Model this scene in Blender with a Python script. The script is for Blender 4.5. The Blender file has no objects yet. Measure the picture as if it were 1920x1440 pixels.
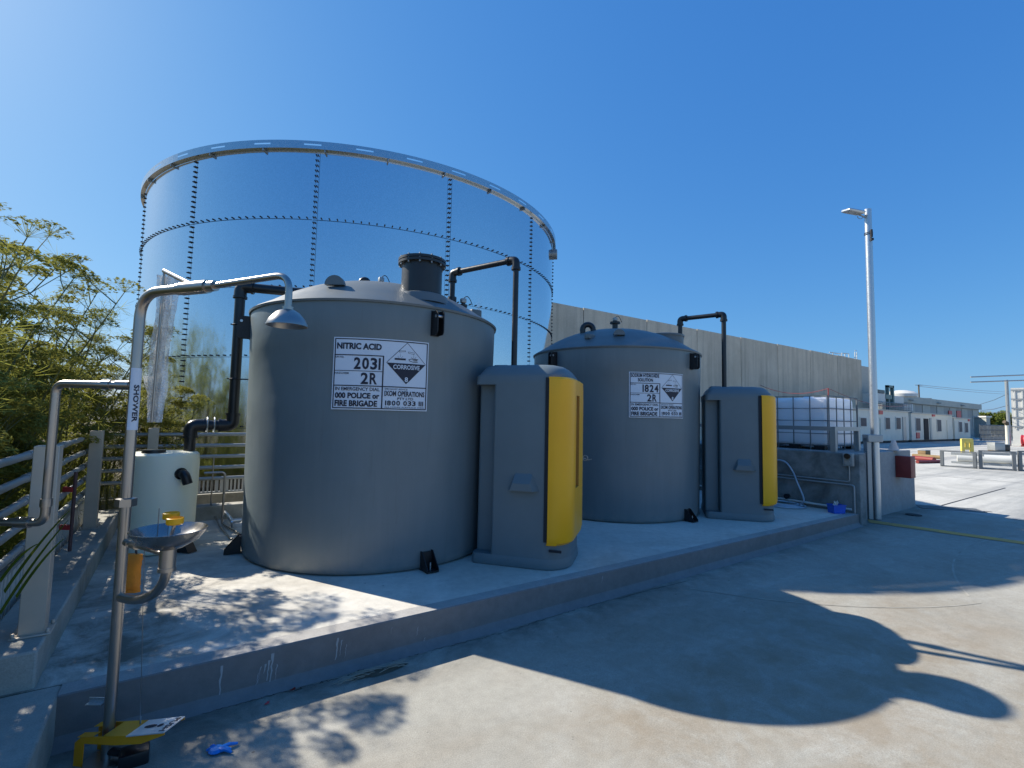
import bpy, bmesh, math, random
import numpy as np
from mathutils import Vector, Matrix
R_ = math.radians
scn = bpy.context.scene
col = scn.collection
rnd = random.Random(7)

# ------------------------------------------------------------------ camera
CAMH = 1.7
FPX = 908.58            # focal length in pixels of the 1920 px wide photograph
YAW = R_(34.4535)       # world x runs along the kerb, world y away from it
PITCH, ROLL = R_(3.9638), R_(1.1884)
F0 = Vector((math.sin(YAW) * math.cos(PITCH), math.cos(YAW) * math.cos(PITCH), math.sin(PITCH)))
R0 = Vector((math.cos(YAW), -math.sin(YAW), 0))
U0 = R0.cross(F0)
RV = R0 * math.cos(ROLL) + U0 * math.sin(ROLL)
UV = -R0 * math.sin(ROLL) + U0 * math.cos(ROLL)
cam = bpy.data.cameras.new("camera")
cam.sensor_width = 36; cam.sensor_fit = 'HORIZONTAL'; cam.lens = FPX / 1920 * 36
cam.clip_start = 0.05; cam.clip_end = 3000
cam_o = bpy.data.objects.new("camera", cam); col.objects.link(cam_o)
m = Matrix((RV, UV, -F0)).transposed().to_4x4(); m.translation = (0, 0, CAMH)
cam_o.matrix_world = m
scn.camera = cam_o

# ------------------------------------------------------------------ light
SUN_EL, SUN_AZ = R_(38.0), R_(-60.2)      # AZ: direction the light travels
ld = Vector((math.cos(SUN_AZ) * math.cos(SUN_EL), math.sin(SUN_AZ) * math.cos(SUN_EL), -math.sin(SUN_EL)))
sun = bpy.data.lights.new("sun", 'SUN'); sun.energy = 5.0; sun.angle = R_(0.55); sun.color = (1.0, 0.93, 0.82)
sun_o = bpy.data.objects.new("sun", sun); col.objects.link(sun_o)
sun_o.rotation_euler = ld.to_track_quat('-Z', 'Y').to_euler(); sun_o.location = (-6, 10, 12)
w = bpy.data.worlds.new("World"); scn.world = w; w.use_nodes = True
nt = w.node_tree; bg = nt.nodes["Background"]
sky = nt.nodes.new("ShaderNodeTexSky"); sky.sky_type = 'NISHITA'; sky.sun_disc = False
sky.sun_elevation = SUN_EL
sky.sun_rotation = math.atan2(-ld.x, -ld.y)
sky.air_density = 1.0; sky.dust_density = 0.6; sky.ozone_density = 3.0; sky.altitude = 0
bg.inputs[1].default_value = 0.12
# grade the physical sky towards the deep clear blue of the place (colour response only, follows the sky's own gradient)
SKYS = 0.12
sx_ = nt.nodes.new("ShaderNodeSeparateColor"); cx_ = nt.nodes.new("ShaderNodeCombineColor")
nt.links.new(sky.outputs[0], sx_.inputs[0])
for i_, (k_, p_) in enumerate(((.52, 1.0), (.69, .65), (.93, .35))):
    m0 = nt.nodes.new("ShaderNodeMath"); m0.operation = 'MULTIPLY'; m0.inputs[1].default_value = SKYS
    m1 = nt.nodes.new("ShaderNodeMath"); m1.operation = 'POWER'; m1.inputs[1].default_value = p_
    m2 = nt.nodes.new("ShaderNodeMath"); m2.operation = 'MULTIPLY'; m2.inputs[1].default_value = k_ / SKYS / 1.64
    nt.links.new(sx_.outputs[i_], m0.inputs[0]); nt.links.new(m0.outputs[0], m1.inputs[0]); nt.links.new(m1.outputs[0], m2.inputs[0]); nt.links.new(m2.outputs[0], cx_.inputs[i_])
nt.links.new(cx_.outputs[0], bg.inputs[0])
scn.view_settings.view_transform = 'Standard'; scn.view_settings.look = 'None'
scn.view_settings.exposure = 0.68; scn.view_settings.gamma = 1.0
scn.cycles.max_bounces = 8; scn.cycles.caustics_reflective = False; scn.cycles.caustics_refractive = False

# ------------------------------------------------------------------ pixel -> place helpers
def ray(x, y): return RV * ((x - 960) / FPX) - UV * ((y - 720) / FPX) + F0
C0 = Vector((0, 0, CAMH))
def PZ(x, y, z=0.0):
    d = ray(x, y); return C0 + d * ((z - CAMH) / d.z)
def PU(x, y, u):
    d = ray(x, y); return C0 + d * (u / d.x)
def PW(x, y, v):
    d = ray(x, y); return C0 + d * (v / d.y)
def PD(x, y, D): return C0 + ray(x, y) * D          # D = depth along the view axis
def PH(x, y, q):                                     # point above plan location q
    d = ray(x, y); return C0 + d * (math.hypot(q[0], q[1]) / math.hypot(d.x, d.y))

# ------------------------------------------------------------------ materials
def new_mat(name):
    mt = bpy.data.materials.new(name); mt.use_nodes = True
    n = mt.node_tree.nodes; l = mt.node_tree.links
    return mt, n, l, n["Principled BSDF"]
def noise(n, l, scale, detail=4, rough=.55, vec=None, dist=0.0):
    t = n.new("ShaderNodeTexNoise"); t.inputs['Scale'].default_value = scale
    t.inputs['Detail'].default_value = detail; t.inputs['Roughness'].default_value = rough
    t.inputs['Distortion'].default_value = dist
    if vec: l.new(vec, t.inputs['Vector'])
    return t.outputs[0]
def ramp(n, l, src, stops):
    r = n.new("ShaderNodeValToRGB"); e = r.color_ramp.elements
    while len(e) < len(stops): e.new(.5)
    for i, (p, c) in enumerate(stops):
        e[i].position = p; e[i].color = (*c, 1) if len(c) == 3 else c
    l.new(src, r.inputs[0]); return r.outputs[0]
def mixc(n, l, fac, a, b, mode='MIX'):
    mx = n.new("ShaderNodeMix"); mx.data_type = 'RGBA'; mx.blend_type = mode
    for s, v in ((0, fac), (6, a), (7, b)):
        if hasattr(v, 'links') or hasattr(v, 'is_linked'): l.new(v, mx.inputs[s])
        elif s == 0: mx.inputs[0].default_value = v
        else: mx.inputs[s].default_value = (*v, 1)
    return mx.outputs[2]
def objcoord(n, l, sc=(1, 1, 1)):
    tc = n.new("ShaderNodeTexCoord"); mp = n.new("ShaderNodeMapping"); mp.inputs['Scale'].default_value = sc
    l.new(tc.outputs['Object'], mp.inputs[0]); return mp.outputs[0]
def bump(n, l, b, src, strength=.2, dist=.01, prev=None):
    bp = n.new("ShaderNodeBump"); bp.inputs['Strength'].default_value = strength; bp.inputs['Distance'].default_value = dist
    l.new(src, bp.inputs['Height'])
    if prev: l.new(prev, bp.inputs['Normal'])
    l.new(bp.outputs[0], b.inputs['Normal']); return bp.outputs[0]
def simple(name, c, rough=.5, metal=0.0, var=.12, scale=6.0, bs=.0, bsc=80, spec=None, emis=None):
    mt, n, l, b = new_mat(name); v = objcoord(n, l)
    f = noise(n, l, scale, 5, .6, v)
    lo = tuple(x * (1 - var) for x in c); hi = tuple(min(1, x * (1 + var)) for x in c)
    l.new(ramp(n, l, f, [(.3, lo), (.7, hi)]), b.inputs['Base Color'])
    b.inputs['Roughness'].default_value = rough; b.inputs['Metallic'].default_value = metal
    if rough < .9:
        rr = n.new("ShaderNodeMapRange"); l.new(noise(n, l, scale * 3, 3, .5, v), rr.inputs[0])
        rr.inputs[3].default_value = max(0.02, rough - .08); rr.inputs[4].default_value = min(1, rough + .1)
        l.new(rr.outputs[0], b.inputs['Roughness'])
    if spec is not None: b.inputs['Specular IOR Level'].default_value = spec
    if bs: bump(n, l, b, noise(n, l, bsc, 3, .5, v), bs, .005)
    return mt
def concrete(name, c, stain, light=None, rough=.85, big=.5, sstr=.6, bs=.25, spots=True, streak=None, spec=.3, fine_=(.80, 1.12)):
    mt, n, l, b = new_mat(name); v = objcoord(n, l)
    base = mixc(n, l, noise(n, l, 1.7, 6, .65, v), tuple(x * .86 for x in c), tuple(x * 1.12 for x in c))
    f = ramp(n, l, noise(n, l, big, 7, .62, v, .6), [(.46, (0, 0, 0)), (.70, (sstr,) * 3)])
    colr = mixc(n, l, f, base, stain)
    if light:
        v2 = objcoord(n, l, (1.0, 2.2, 1))
        f2 = ramp(n, l, noise(n, l, big * 1.7, 6, .6, v2, .8), [(.52, (0, 0, 0)), (.72, (.55,) * 3)])
        colr = mixc(n, l, f2, colr, light)
    if streak:
        v3 = objcoord(n, l, streak[0])
        f3 = ramp(n, l, noise(n, l, streak[1], 6, .6, v3, .3), [(.45, (0, 0, 0)), (.75, (streak[3],) * 3)])
        colr = mixc(n, l, f3, colr, streak[2])
    mid = ramp(n, l, noise(n, l, 13, 8, .72, v), [(.3, (.86,) * 3), (.7, (1.08,) * 3)]); colr = mixc(n, l, 1.0, colr, mid, 'MULTIPLY')
    fine = ramp(n, l, noise(n, l, 150, 4, .8, v), [(.33, (fine_[0],) * 3), (.67, (fine_[1],) * 3)])
    colr = mixc(n, l, 1.0, colr, fine, 'MULTIPLY')
    if spots:
        vo = n.new("ShaderNodeTexVoronoi"); vo.inputs['Scale'].default_value = 3.3; l.new(v, vo.inputs['Vector'])
        sp = ramp(n, l, vo.outputs['Distance'], [(.018, (.45,) * 3), (.035, (1,) * 3)])
        colr = mixc(n, l, 1.0, colr, sp, 'MULTIPLY')
        vo2 = n.new("ShaderNodeTexVoronoi"); vo2.inputs['Scale'].default_value = 9; l.new(v, vo2.inputs['Vector'])
        colr = mixc(n, l, 1.0, colr, ramp(n, l, vo2.outputs['Distance'], [(.03, (.62,) * 3), (.06, (1,) * 3)]), 'MULTIPLY')
    l.new(colr, b.inputs['Base Color']); b.inputs['Roughness'].default_value = rough
    b.inputs['Specular IOR Level'].default_value = spec
    p = bump(n, l, b, noise(n, l, 8, 6, .6, v), bs * .5, .02)
    bump(n, l, b, noise(n, l, 120, 3, .6, v), bs, .004, p)
    return mt
def leaf_mat(name, c1, c2, tr=.4):
    mt = bpy.data.materials.new(name); mt.use_nodes = True; n = mt.node_tree.nodes; l = mt.node_tree.links
    n.remove(n["Principled BSDF"]); out = n["Material Output"]
    v = objcoord(n, l); c = ramp(n, l, noise(n, l, 1.8, 6, .7, v), [(.3, c1), (.7, c2)])
    d = n.new("ShaderNodeBsdfDiffuse"); t = n.new("ShaderNodeBsdfTranslucent"); mx = n.new("ShaderNodeMixShader")
    l.new(c, d.inputs[0]); l.new(mixc(n, l, .35, c, (.35, .34, .06)), t.inputs[0]); mx.inputs[0].default_value = tr
    l.new(d.outputs[0], mx.inputs[1]); l.new(t.outputs[0], mx.inputs[2]); l.new(mx.outputs[0], out.inputs[0])
    return mt
def galv(name, c=(.55, .58, .6), rough=.35, spangle=.12, sc=30, metal=.9):
    mt, n, l, b = new_mat(name); v = objcoord(n, l)
    vo = n.new("ShaderNodeTexVoronoi"); vo.inputs['Scale'].default_value = sc; l.new(v, vo.inputs['Vector'])
    g = n.new("ShaderNodeRGBToBW"); l.new(vo.outputs['Color'], g.inputs[0])
    l.new(ramp(n, l, g.outputs[0], [(.1, tuple(x * (1 - spangle) for x in c)), (.9, tuple(min(1, x * (1 + spangle)) for x in c))]), b.inputs['Base Color'])
    b.inputs['Metallic'].default_value = metal
    rr = n.new("ShaderNodeMapRange"); l.new(g.outputs[0], rr.inputs[0]); rr.inputs[3].default_value = rough - .06; rr.inputs[4].default_value = rough + .08
    l.new(rr.outputs[0], b.inputs['Roughness'])
    return mt

M = {}
ANR = 0.25
def add_mask_stain(mt, expr, colour, strength):
    # dirt with a place of its own: expr = list of (axis, [(pos, val), ...]) ramps over object coordinates, broken up by noise
    n = mt.node_tree.nodes; l = mt.node_tree.links; b = n["Principled BSDF"]; src = b.inputs['Base Color'].links[0].from_socket
    tc = n.new("ShaderNodeTexCoord"); sp = n.new("ShaderNodeSeparateXYZ"); l.new(tc.outputs['Object'], sp.inputs[0])
    cur = None
    for ax, pts in expr:
        lo, hi = pts[0][0], pts[-1][0]
        mr = n.new("ShaderNodeMapRange"); mr.inputs[1].default_value = lo; mr.inputs[2].default_value = hi; l.new(sp.outputs[ax], mr.inputs[0])
        o_ = ramp(n, l, mr.outputs[0], [((p-lo)/(hi-lo), (v_,)*3) for p, v_ in pts])
        cur = o_ if cur is None else mixc(n, l, 1.0, cur, o_, 'MULTIPLY')
    nz = ramp(n, l, noise(n, l, 2.6, 8, .68, tc.outputs['Object'], .5), [(.36, (0,)*3), (.62, (strength,)*3)])
    f = mixc(n, l, 1.0, cur, nz, 'MULTIPLY')
    l.new(mixc(n, l, f, src, colour), b.inputs['Base Color'])
M['road'] = concrete('road concrete', (.385, .372, .318), (.25, .225, .18), (.48, .47, .42), big=.55, sstr=.5, fine_=(.70, 1.16),
                     streak=((.55, 1.5, 1), .8, (.28, .225, .155), .5))
M['slab'] = concrete('slab concrete', (.70, .675, .60), (.46, .40, .32), (.76, .74, .67), big=.6, sstr=.65)
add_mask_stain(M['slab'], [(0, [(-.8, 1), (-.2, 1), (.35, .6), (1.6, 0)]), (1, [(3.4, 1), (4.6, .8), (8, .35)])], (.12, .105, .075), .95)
add_mask_stain(M['slab'], [(0, [(1.0, .1), (3.0, .5), (6.0, .5), (9.0, .8)]), (1, [(3.4, .9), (3.7, .4), (4.6, 0)])], (.26, .22, .17), .6)
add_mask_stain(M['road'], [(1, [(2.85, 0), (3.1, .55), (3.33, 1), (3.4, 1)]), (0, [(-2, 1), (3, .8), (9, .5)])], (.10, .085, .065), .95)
add_mask_stain(M['road'], [(0, [(1.2, 0), (2.2, 1), (4.4, 1), (6.5, .2)]), (1, [(-.5, .5), (1.2, 1), (2.0, .9), (2.6, 0)])], (.23, .17, .10), .55)
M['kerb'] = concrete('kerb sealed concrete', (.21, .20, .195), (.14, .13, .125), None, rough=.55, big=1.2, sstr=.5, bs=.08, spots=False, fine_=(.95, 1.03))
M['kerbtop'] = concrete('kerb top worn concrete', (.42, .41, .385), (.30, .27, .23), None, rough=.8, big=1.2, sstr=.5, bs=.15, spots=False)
M['bund'] = concrete('bund wall concrete', (.44, .43, .38), (.20, .195, .16), (.42, .42, .39), big=1.3, sstr=.8, spots=True)
M['wallc'] = concrete('blotchy wall concrete', (.27, .285, .275), (.10, .105, .10), None, big=1.6, sstr=.95, spots=False)
M['wallr'] = concrete('rendered wall end', (.36, .36, .35), (.26, .26, .25), None, big=.9, sstr=.5, spots=False)
M['yard'] = concrete('pale yard concrete', (.53, .52, .47), (.30, .30, .27), (.64, .63, .57), big=.35, sstr=.8,
                     streak=((.10, 1.6, 1), 1.0, (.22, .23, .23), .95))
M['panel'] = concrete('precast wall concrete', (.64, .55, .42), (.48, .41, .30), (.72, .64, .50), big=.25, sstr=.6, bs=.1, spots=False,
                      streak=((1.5, 1.5, .08), 1.2, (.22, .20, .17), .45))
mt = M['panel']; n = mt.node_tree.nodes; l = mt.node_tree.links; b = n["Principled BSDF"]; src = b.inputs['Base Color'].links[0].from_socket
oi = n.new("ShaderNodeObjectInfo"); l.new(mixc(n, l, 1.0, src, ramp(n, l, oi.outputs['Random'], [(0, (.94, .945, .95)), (1, (1.04, 1.03, 1.02))]), 'MULTIPLY'), b.inputs['Base Color'])
M['soil'] = concrete('dry soil', (.14, .11, .075), (.06, .055, .03), (.2, .17, .11), big=1.5, sstr=.9, spots=False)
M['tank'] = mt = simple('grey moulded plastic', (.150, .187, .200), .40, 0, .05, 2.0)
n = mt.node_tree.nodes; l = mt.node_tree.links; b = n["Principled BSDF"]; src = b.inputs['Base Color'].links[0].from_socket
v3 = objcoord(n, l, (2.2, 2.2, .25)); c3 = mixc(n, l, ramp(n, l, noise(n, l, 2.2, 6, .65, v3, .2), [(.45, (0,)*3), (.8, (.5,)*3)]), src, (.21, .24, .245))
v4 = objcoord(n, l, (9, 9, .5)); c4 = mixc(n, l, ramp(n, l, noise(n, l, 2.5, 5, .6, v4), [(.62, (0,)*3), (.72, (.35,)*3)]), c3, (.12, .14, .145))
sp = n.new("ShaderNodeSeparateXYZ"); tc = n.new("ShaderNodeTexCoord"); l.new(tc.outputs['Object'], sp.inputs[0])
dz = ramp(n, l, sp.outputs[2], [(0.0, (.6,)*3), (.22, (0,)*3)]); dn = mixc(n, l, 1.0, dz, ramp(n, l, noise(n, l, 5, 6, .7, tc.outputs['Object']), [(.35, (0,)*3), (.65, (1,)*3)]), 'MULTIPLY')
l.new(mixc(n, l, dn, c4, (.30, .29, .26)), b.inputs['Base Color'])
bp_ = bump(n, l, b, noise(n, l, 1.1, 2, .5, objcoord(n, l, (1.5, 1.5, 3))), .35, .02); bump(n, l, b, noise(n, l, 60, 3, .5, objcoord(n, l)), .08, .004, bp_)
M['lid'] = simple('grey moulded plastic roof', (.125, .15, .158), .45, 0, .06, 2.0, .08, 30)
M['cab'] = simple('grey cabinet plastic', (.14, .178, .19), .5, 0, .06, 2.5, .06, 60)
M['cabdark'] = simple('dark cabinet gap', (.015, .017, .022), .7)
M['yellow'] = simple('yellow plastic', (1.0, .45, .003), .36, 0, .05, 2.0, .05, 60)
M['yellowm'] = simple('yellow painted steel', (1.0, .36, .01), .4, 0, .1, 8)
M['black'] = simple('black plastic pipe', (.014, .015, .017), .33, 0, .2, 8)
M['groove'] = simple('shaded yellow handle groove', (.42, .17, .01), .5)  # door yellow darkened to brown: shade of the deep slot put into the colour
M['platem'] = simple('bright plate', (.85, .85, .87), .35, .6, .12, 14)
M['blackm'] = simple('black painted bracket', (.012, .012, .014), .45, 0, .2, 8)
M['chim'] = simple('charcoal plastic', (.018, .02, .022), .38, 0, .1, 8)
M['steel'] = simple('brushed stainless steel', (.40, .37, .34), .30, .95, .03, 3)
M['bowl'] = simple('polished stainless steel', (.36, .34, .32), .24, .9, .05, 9)
M['post'] = simple('satin stainless post', (.56, .50, .42), .5, .45, .08, 3)
M['galv'] = galv('galvanised steel', sc=110, spangle=.08)
M['galvd'] = galv('dull galvanised steel', (.36, .385, .39), .48, .07, 90, .6)
M['milk'] = None
M['ringm'] = galv('ring steel', (.50, .54, .56), .26, .06, 90, .95)
M['white'] = simple('white printed face', (.70, .74, .80), .4, 0, .03, 3)
M['ink'] = simple('black print', (.012, .013, .03), .5)
M['whitep'] = simple('white painted sheet', (.62, .62, .58), .5, 0, .05, 2)
M['cream'] = simple('cream wall panel', (.72, .69, .58), .6, 0, .06, 1)
M['win'] = simple('dark window glass', (.035, .04, .055), .55, 0, .2, 2)
M['shed'] = simple('grey green sheeting', (.36, .38, .34), .6, 0, .08, 1)
M['shedd'] = simple('shed lower sheeting', (.26, .28, .27), .6, 0, .15, .6)
M['red'] = simple('red painted steel', (.22, .03, .026), .5, 0, .12, 6)
M['redb'] = simple('bright red plastic', (.55, .04, .05), .45)
M['orange'] = simple('orange woven bag', (.95, .26, .015), .7, 0, .15, 12, .4, 60)
M['blue'] = simple('blue plastic', (.01, .10, .55), .4)
M['glove'] = simple('blue nitrile rubber', (.01, .20, .62), .45, 0, .12, 20, .3, 30)
M['card'] = simple('brown cardboard', (.24, .16, .075), .8)
M['hose'] = simple('pale blue hose', (.42, .50, .58), .4)
M['yline'] = concrete('yellow road paint', (.75, .42, .12), (.35, .27, .14), None, big=2.5, sstr=.9, spots=False)
M['stem'] = simple('plant stem', (.13, .14, .06), .7, 0, .3, 5)
M['trunk'] = simple('tree bark', (.10, .08, .055), .85, 0, .3, 5, .5, 20)
M['leaf'] = leaf_mat('fennel foliage', (.14, .18, .04), (.34, .34, .08), .6)
M['strap'] = leaf_mat('strap leaf', (.05, .09, .015), (.13, .19, .03), .4)
M['umbel'] = leaf_mat('fennel umbels', (.17, .19, .05), (.36, .34, .09), .35)
M['leafd'] = leaf_mat('dark tree foliage', (.10, .14, .03), (.25, .28, .07), .6)
M['straw'] = simple('straw twigs', (.32, .29, .22), .8)
M['dark'] = simple('dark recess', (.01, .01, .012), .8)
M['tyre'] = simple('faint scuff', (.335, .315, .26), .8, 0, .3, 3)
M['darkc'] = simple('dark joint filler', (.03, .03, .03), .8)
M['drip'] = simple('dried drip stain', (.40, .40, .40), .7)
M['ibc'] = simple('white tote plastic', (.90, .90, .92), .3, 0, .03, 1.5)
M['cage'] = simple('grey tube cage', (.17, .185, .195), .5, .5)
M['wash'] = simple('pale mesh wrap', (.55, .52, .42), .4)
M['teal'] = simple('green grey machinery', (.12, .20, .19), .5)
M['tan'] = simple('tan far wall', (.40, .34, .24), .8)
b = M['ibc'].node_tree.nodes['Principled BSDF']; b.inputs['Subsurface Weight'].default_value = .6; b.inputs['Subsurface Radius'].default_value = (.3, .3, .3); b.inputs['Subsurface Scale'].default_value = 1
# milky translucent plastic
mt, n, l, b = new_mat('milky plastic'); M['milk'] = mt
b.inputs['Base Color'].default_value = (.92, .92, .74, 1); b.inputs['Roughness'].default_value = .4
b.inputs['Subsurface Weight'].default_value = .35; b.inputs['Subsurface Radius'].default_value = (.06, .06, .04); b.inputs['Subsurface Scale'].default_value = 1
# bubble wrap film
mt, n, l, b = new_mat('bubble wrap film'); M['film'] = mt
b.inputs['Base Color'].default_value = (.85, .85, .82, 1); b.inputs['Roughness'].default_value = .18
b.inputs['Alpha'].default_value = .6
v = objcoord(n, l); vo = n.new("ShaderNodeTexVoronoi"); vo.inputs['Scale'].default_value = 95; l.new(v, vo.inputs['Vector'])
bump(n, l, b, vo.outputs['Distance'], .9, .006)
l.new(ramp(n, l, vo.outputs['Distance'], [(.15, (.95,) * 3), (.6, (.6,) * 3)]), b.inputs['Alpha'])
# mirror-like zinc sheet of the big tank
mt, n, l, b = new_mat('zinc coated tank sheet'); M['zinc'] = mt
v = objcoord(n, l); vo = n.new("ShaderNodeTexVoronoi"); vo.inputs['Scale'].default_value = 55; l.new(v, vo.inputs['Vector'])
g = n.new("ShaderNodeRGBToBW"); l.new(vo.outputs['Color'], g.inputs[0])
l.new(ramp(n, l, g.outputs[0], [(.1, (.66, .68, .70)), (.9, (.72, .74, .765))]), b.inputs['Base Color'])
b.inputs['Metallic'].default_value = 1.0
b.inputs['Anisotropic'].default_value = .5; tg_ = n.new('ShaderNodeTangent'); tg_.direction_type = 'RADIAL'; tg_.axis = 'Z'; l.new(tg_.outputs[0], b.inputs['Tangent']); b.inputs['Anisotropic Rotation'].default_value = ANR
rr = n.new("ShaderNodeMapRange"); l.new(g.outputs[0], rr.inputs[0]); rr.inputs[3].default_value = .09; rr.inputs[4].default_value = .13
l.new(rr.outputs[0], b.inputs['Roughness'])
v2 = objcoord(n, l, (1, 1, .35)); bump(n, l, b, noise(n, l, 1.3, 2, .5, v2), .10, .05)

# ------------------------------------------------------------------ mesh builder
class MB:
    def __init__(s): s.v = []; s.f = []; s.m = []
    def add(s, vs, fs, mi=0):
        o = len(s.v); s.v += [tuple(x) for x in vs]; s.f += [tuple(i + o for i in q) for q in fs]; s.m += [mi] * len(fs)
    def box(s, c, size, rz=0, mi=0, mat=None):
        x, y, z = (k / 2 for k in size)
        vs = [Vector(p) for p in ((-x,-y,-z),(x,-y,-z),(x,y,-z),(-x,y,-z),(-x,-y,z),(x,-y,z),(x,y,z),(-x,y,z))]
        Mx = mat if mat is not None else Matrix.Rotation(rz, 3, 'Z')
        vs = [Mx @ p + Vector(c) for p in vs]
        s.add(vs, [(0,3,2,1),(4,5,6,7),(0,1,5,4),(1,2,6,5),(2,3,7,6),(3,0,4,7)], mi)
        return s
    def bb(s, a, b, mi=0):   # box from corner a to corner b
        return s.box([(p + q) / 2 for p, q in zip(a, b)], [abs(q - p) for p, q in zip(a, b)], 0, mi)
    def bev(s, a, b, r=.01, seg=2, mi=0):   # bevelled box
        bm = bmesh.new(); bmesh.ops.create_cube(bm, size=1)
        for vv in bm.verts:
            vv.co = Vector([(p + q) / 2 + c * abs(q - p) for p, q, c in zip(a, b, vv.co)])
        bmesh.ops.bevel(bm, geom=list(bm.edges), offset=r, segments=seg, affect='EDGES', profile=.6)
        bm.verts.index_update(); s.add([vv.co for vv in bm.verts], [[q.index for q in f.verts] for f in bm.faces], mi); bm.free(); return s
    def lathe(s, prof, c=(0, 0, 0), seg=48, mi=0, M3=None, cap0=False, cap1=False, a0=0, a1=2 * math.pi):
        full = abs(a1 - a0 - 2 * math.pi) < 1e-6; k = seg if full else seg + 1
        vs = []
        for r, z in prof:
            for i in range(k):
                t = a0 + (a1 - a0) * i / seg; p = Vector((r * math.cos(t), r * math.sin(t), z))
                if M3 is not None: p = M3 @ p
                vs.append(p + Vector(c))
        fs = []
        for j in range(len(prof) - 1):
            for i in range(seg):
                i2 = (i + 1) % k; fs.append((j*k+i, j*k+i2, (j+1)*k+i2, (j+1)*k+i))
        if cap0: fs.append(tuple(range(k))[::-1])
        if cap1: fs.append(tuple((len(prof)-1)*k + i for i in range(k)))
        s.add(vs, fs, mi); return s
    def cyl(s, a, b, r, seg=16, mi=0, r2=None):
        return s.tube([a, b], r, seg, mi, r2=r2)
    def tube(s, pts, r, seg=12, mi=0, r2=None, cap=True):
        pts = [Vector(p) for p in pts]; n_ = len(pts); vs = []; fs = []
        prev = None
        for i, p in enumerate(pts):
            t = (pts[min(i+1, n_-1)] - pts[max(i-1, 0)]).normalized()
            if prev is None:
                ref = Vector((0, 0, 1)) if abs(t.z) < .9 else Vector((1, 0, 0))
                x = t.cross(ref).normalized()
            else:
                x = (prev - t * prev.dot(t)).normalized()
            prev = x; y = t.cross(x)
            rr = r if not isinstance(r, (list, tuple)) else r[i]
            if r2 is not None: rr = r + (r2 - r) * i / (n_ - 1)
            for k in range(seg):
                a = 2 * math.pi * k / seg; vs.append(p + x * (rr * math.cos(a)) + y * (rr * math.sin(a)))
        for i in range(n_ - 1):
            for k in range(seg):
                k2 = (k + 1) % seg; fs.append((i*seg+k, i*seg+k2, (i+1)*seg+k2, (i+1)*seg+k))
        if cap: fs.append(tuple(range(seg))[::-1]); fs.append(tuple((n_-1)*seg + k for k in range(seg)))
        s.add(vs, fs, mi); return s
    def prism(s, poly, z0, z1, mi=0, M4=None):
        n_ = len(poly); vs = [Vector((x, y, z0)) for x, y in poly] + [Vector((x, y, z1)) for x, y in poly]
        if M4 is not None: vs = [M4 @ p for p in vs]
        s.add(vs, [tuple(range(n_))[::-1], tuple(range(n_, 2*n_))] + [(i, (i+1) % n_, (i+1) % n_ + n_, i + n_) for i in range(n_)], mi); return s
    def build(s, name, mats, parent=None, smooth=True, ang=35, loc=None, bevel=0):
        if not isinstance(mats, (list, tuple)): mats = [mats]
        me = bpy.data.meshes.new(name)
        off = Vector((0, 0, 0)) if loc is None else Vector(loc)
        me.from_pydata([tuple(Vector(p) - off) for p in s.v], [], s.f); me.validate()
        for mm in mats: me.materials.append(mm)
        if len(me.polygons) == len(s.m): me.polygons.foreach_set('material_index', s.m)
        bm = bmesh.new(); bm.from_mesh(me); bmesh.ops.recalc_face_normals(bm, faces=bm.faces[:]); bm.to_mesh(me); bm.free()
        if smooth:
            me.polygons.foreach_set('use_smooth', [True] * len(me.polygons)); me.set_sharp_from_angle(angle=R_(ang))
        o = bpy.data.objects.new(name, me); col.objects.link(o); o.location = off
        if parent: o.parent = parent
        if bevel:
            b_ = o.modifiers.new('bevel', 'BEVEL'); b_.width = bevel; b_.segments = 2; b_.limit_method = 'ANGLE'; b_.angle_limit = R_(40)
        return o
def arc(c, r, a0, a1, ex, ey, n_=8):
    c = Vector(c); ex = Vector(ex); ey = Vector(ey)
    return [c + ex * (r * math.cos(a0 + (a1-a0)*i/n_)) + ey * (r * math.sin(a0 + (a1-a0)*i/n_)) for i in range(n_ + 1)]
def bend(pts, r, n_=6):     # polyline with rounded corners
    pts = [Vector(p) for p in pts]; out = [pts[0]]
    for i in range(1, len(pts) - 1):
        a, b, c = pts[i-1], pts[i], pts[i+1]; d1 = (a-b).normalized(); d2 = (c-b).normalized()
        rr = min(r, (a-b).length * .49, (c-b).length * .49)
        for k in range(n_ + 1):
            t = k / n_; out.append((b + d1*rr) * (1-t)**2 + b * 2*t*(1-t) + (b + d2*rr) * t**2)
    return out + [pts[-1]]
def tag(o, label=None, cat=None, group=None, kind=None):
    if label: o['label'] = label
    if cat: o['category'] = cat
    if group: o['group'] = group
    if kind: o['kind'] = kind
    return o
def empty(name, loc, rz=0, **k):
    o = bpy.data.objects.new(name, None); col.objects.link(o); o.location = loc; o.rotation_euler = (0, 0, rz); o.empty_display_size = .2
    return tag(o, k.get('label'), k.get('cat'), k.get('group'), k.get('kind'))
def kids(o): return [c for c in bpy.data.objects if c.parent == o]
def copy_tree(o, parent=None):
    c = o.copy(); col.objects.link(c); c.parent = parent
    for ch in kids(o): copy_tree(ch, c)
    return c

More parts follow.
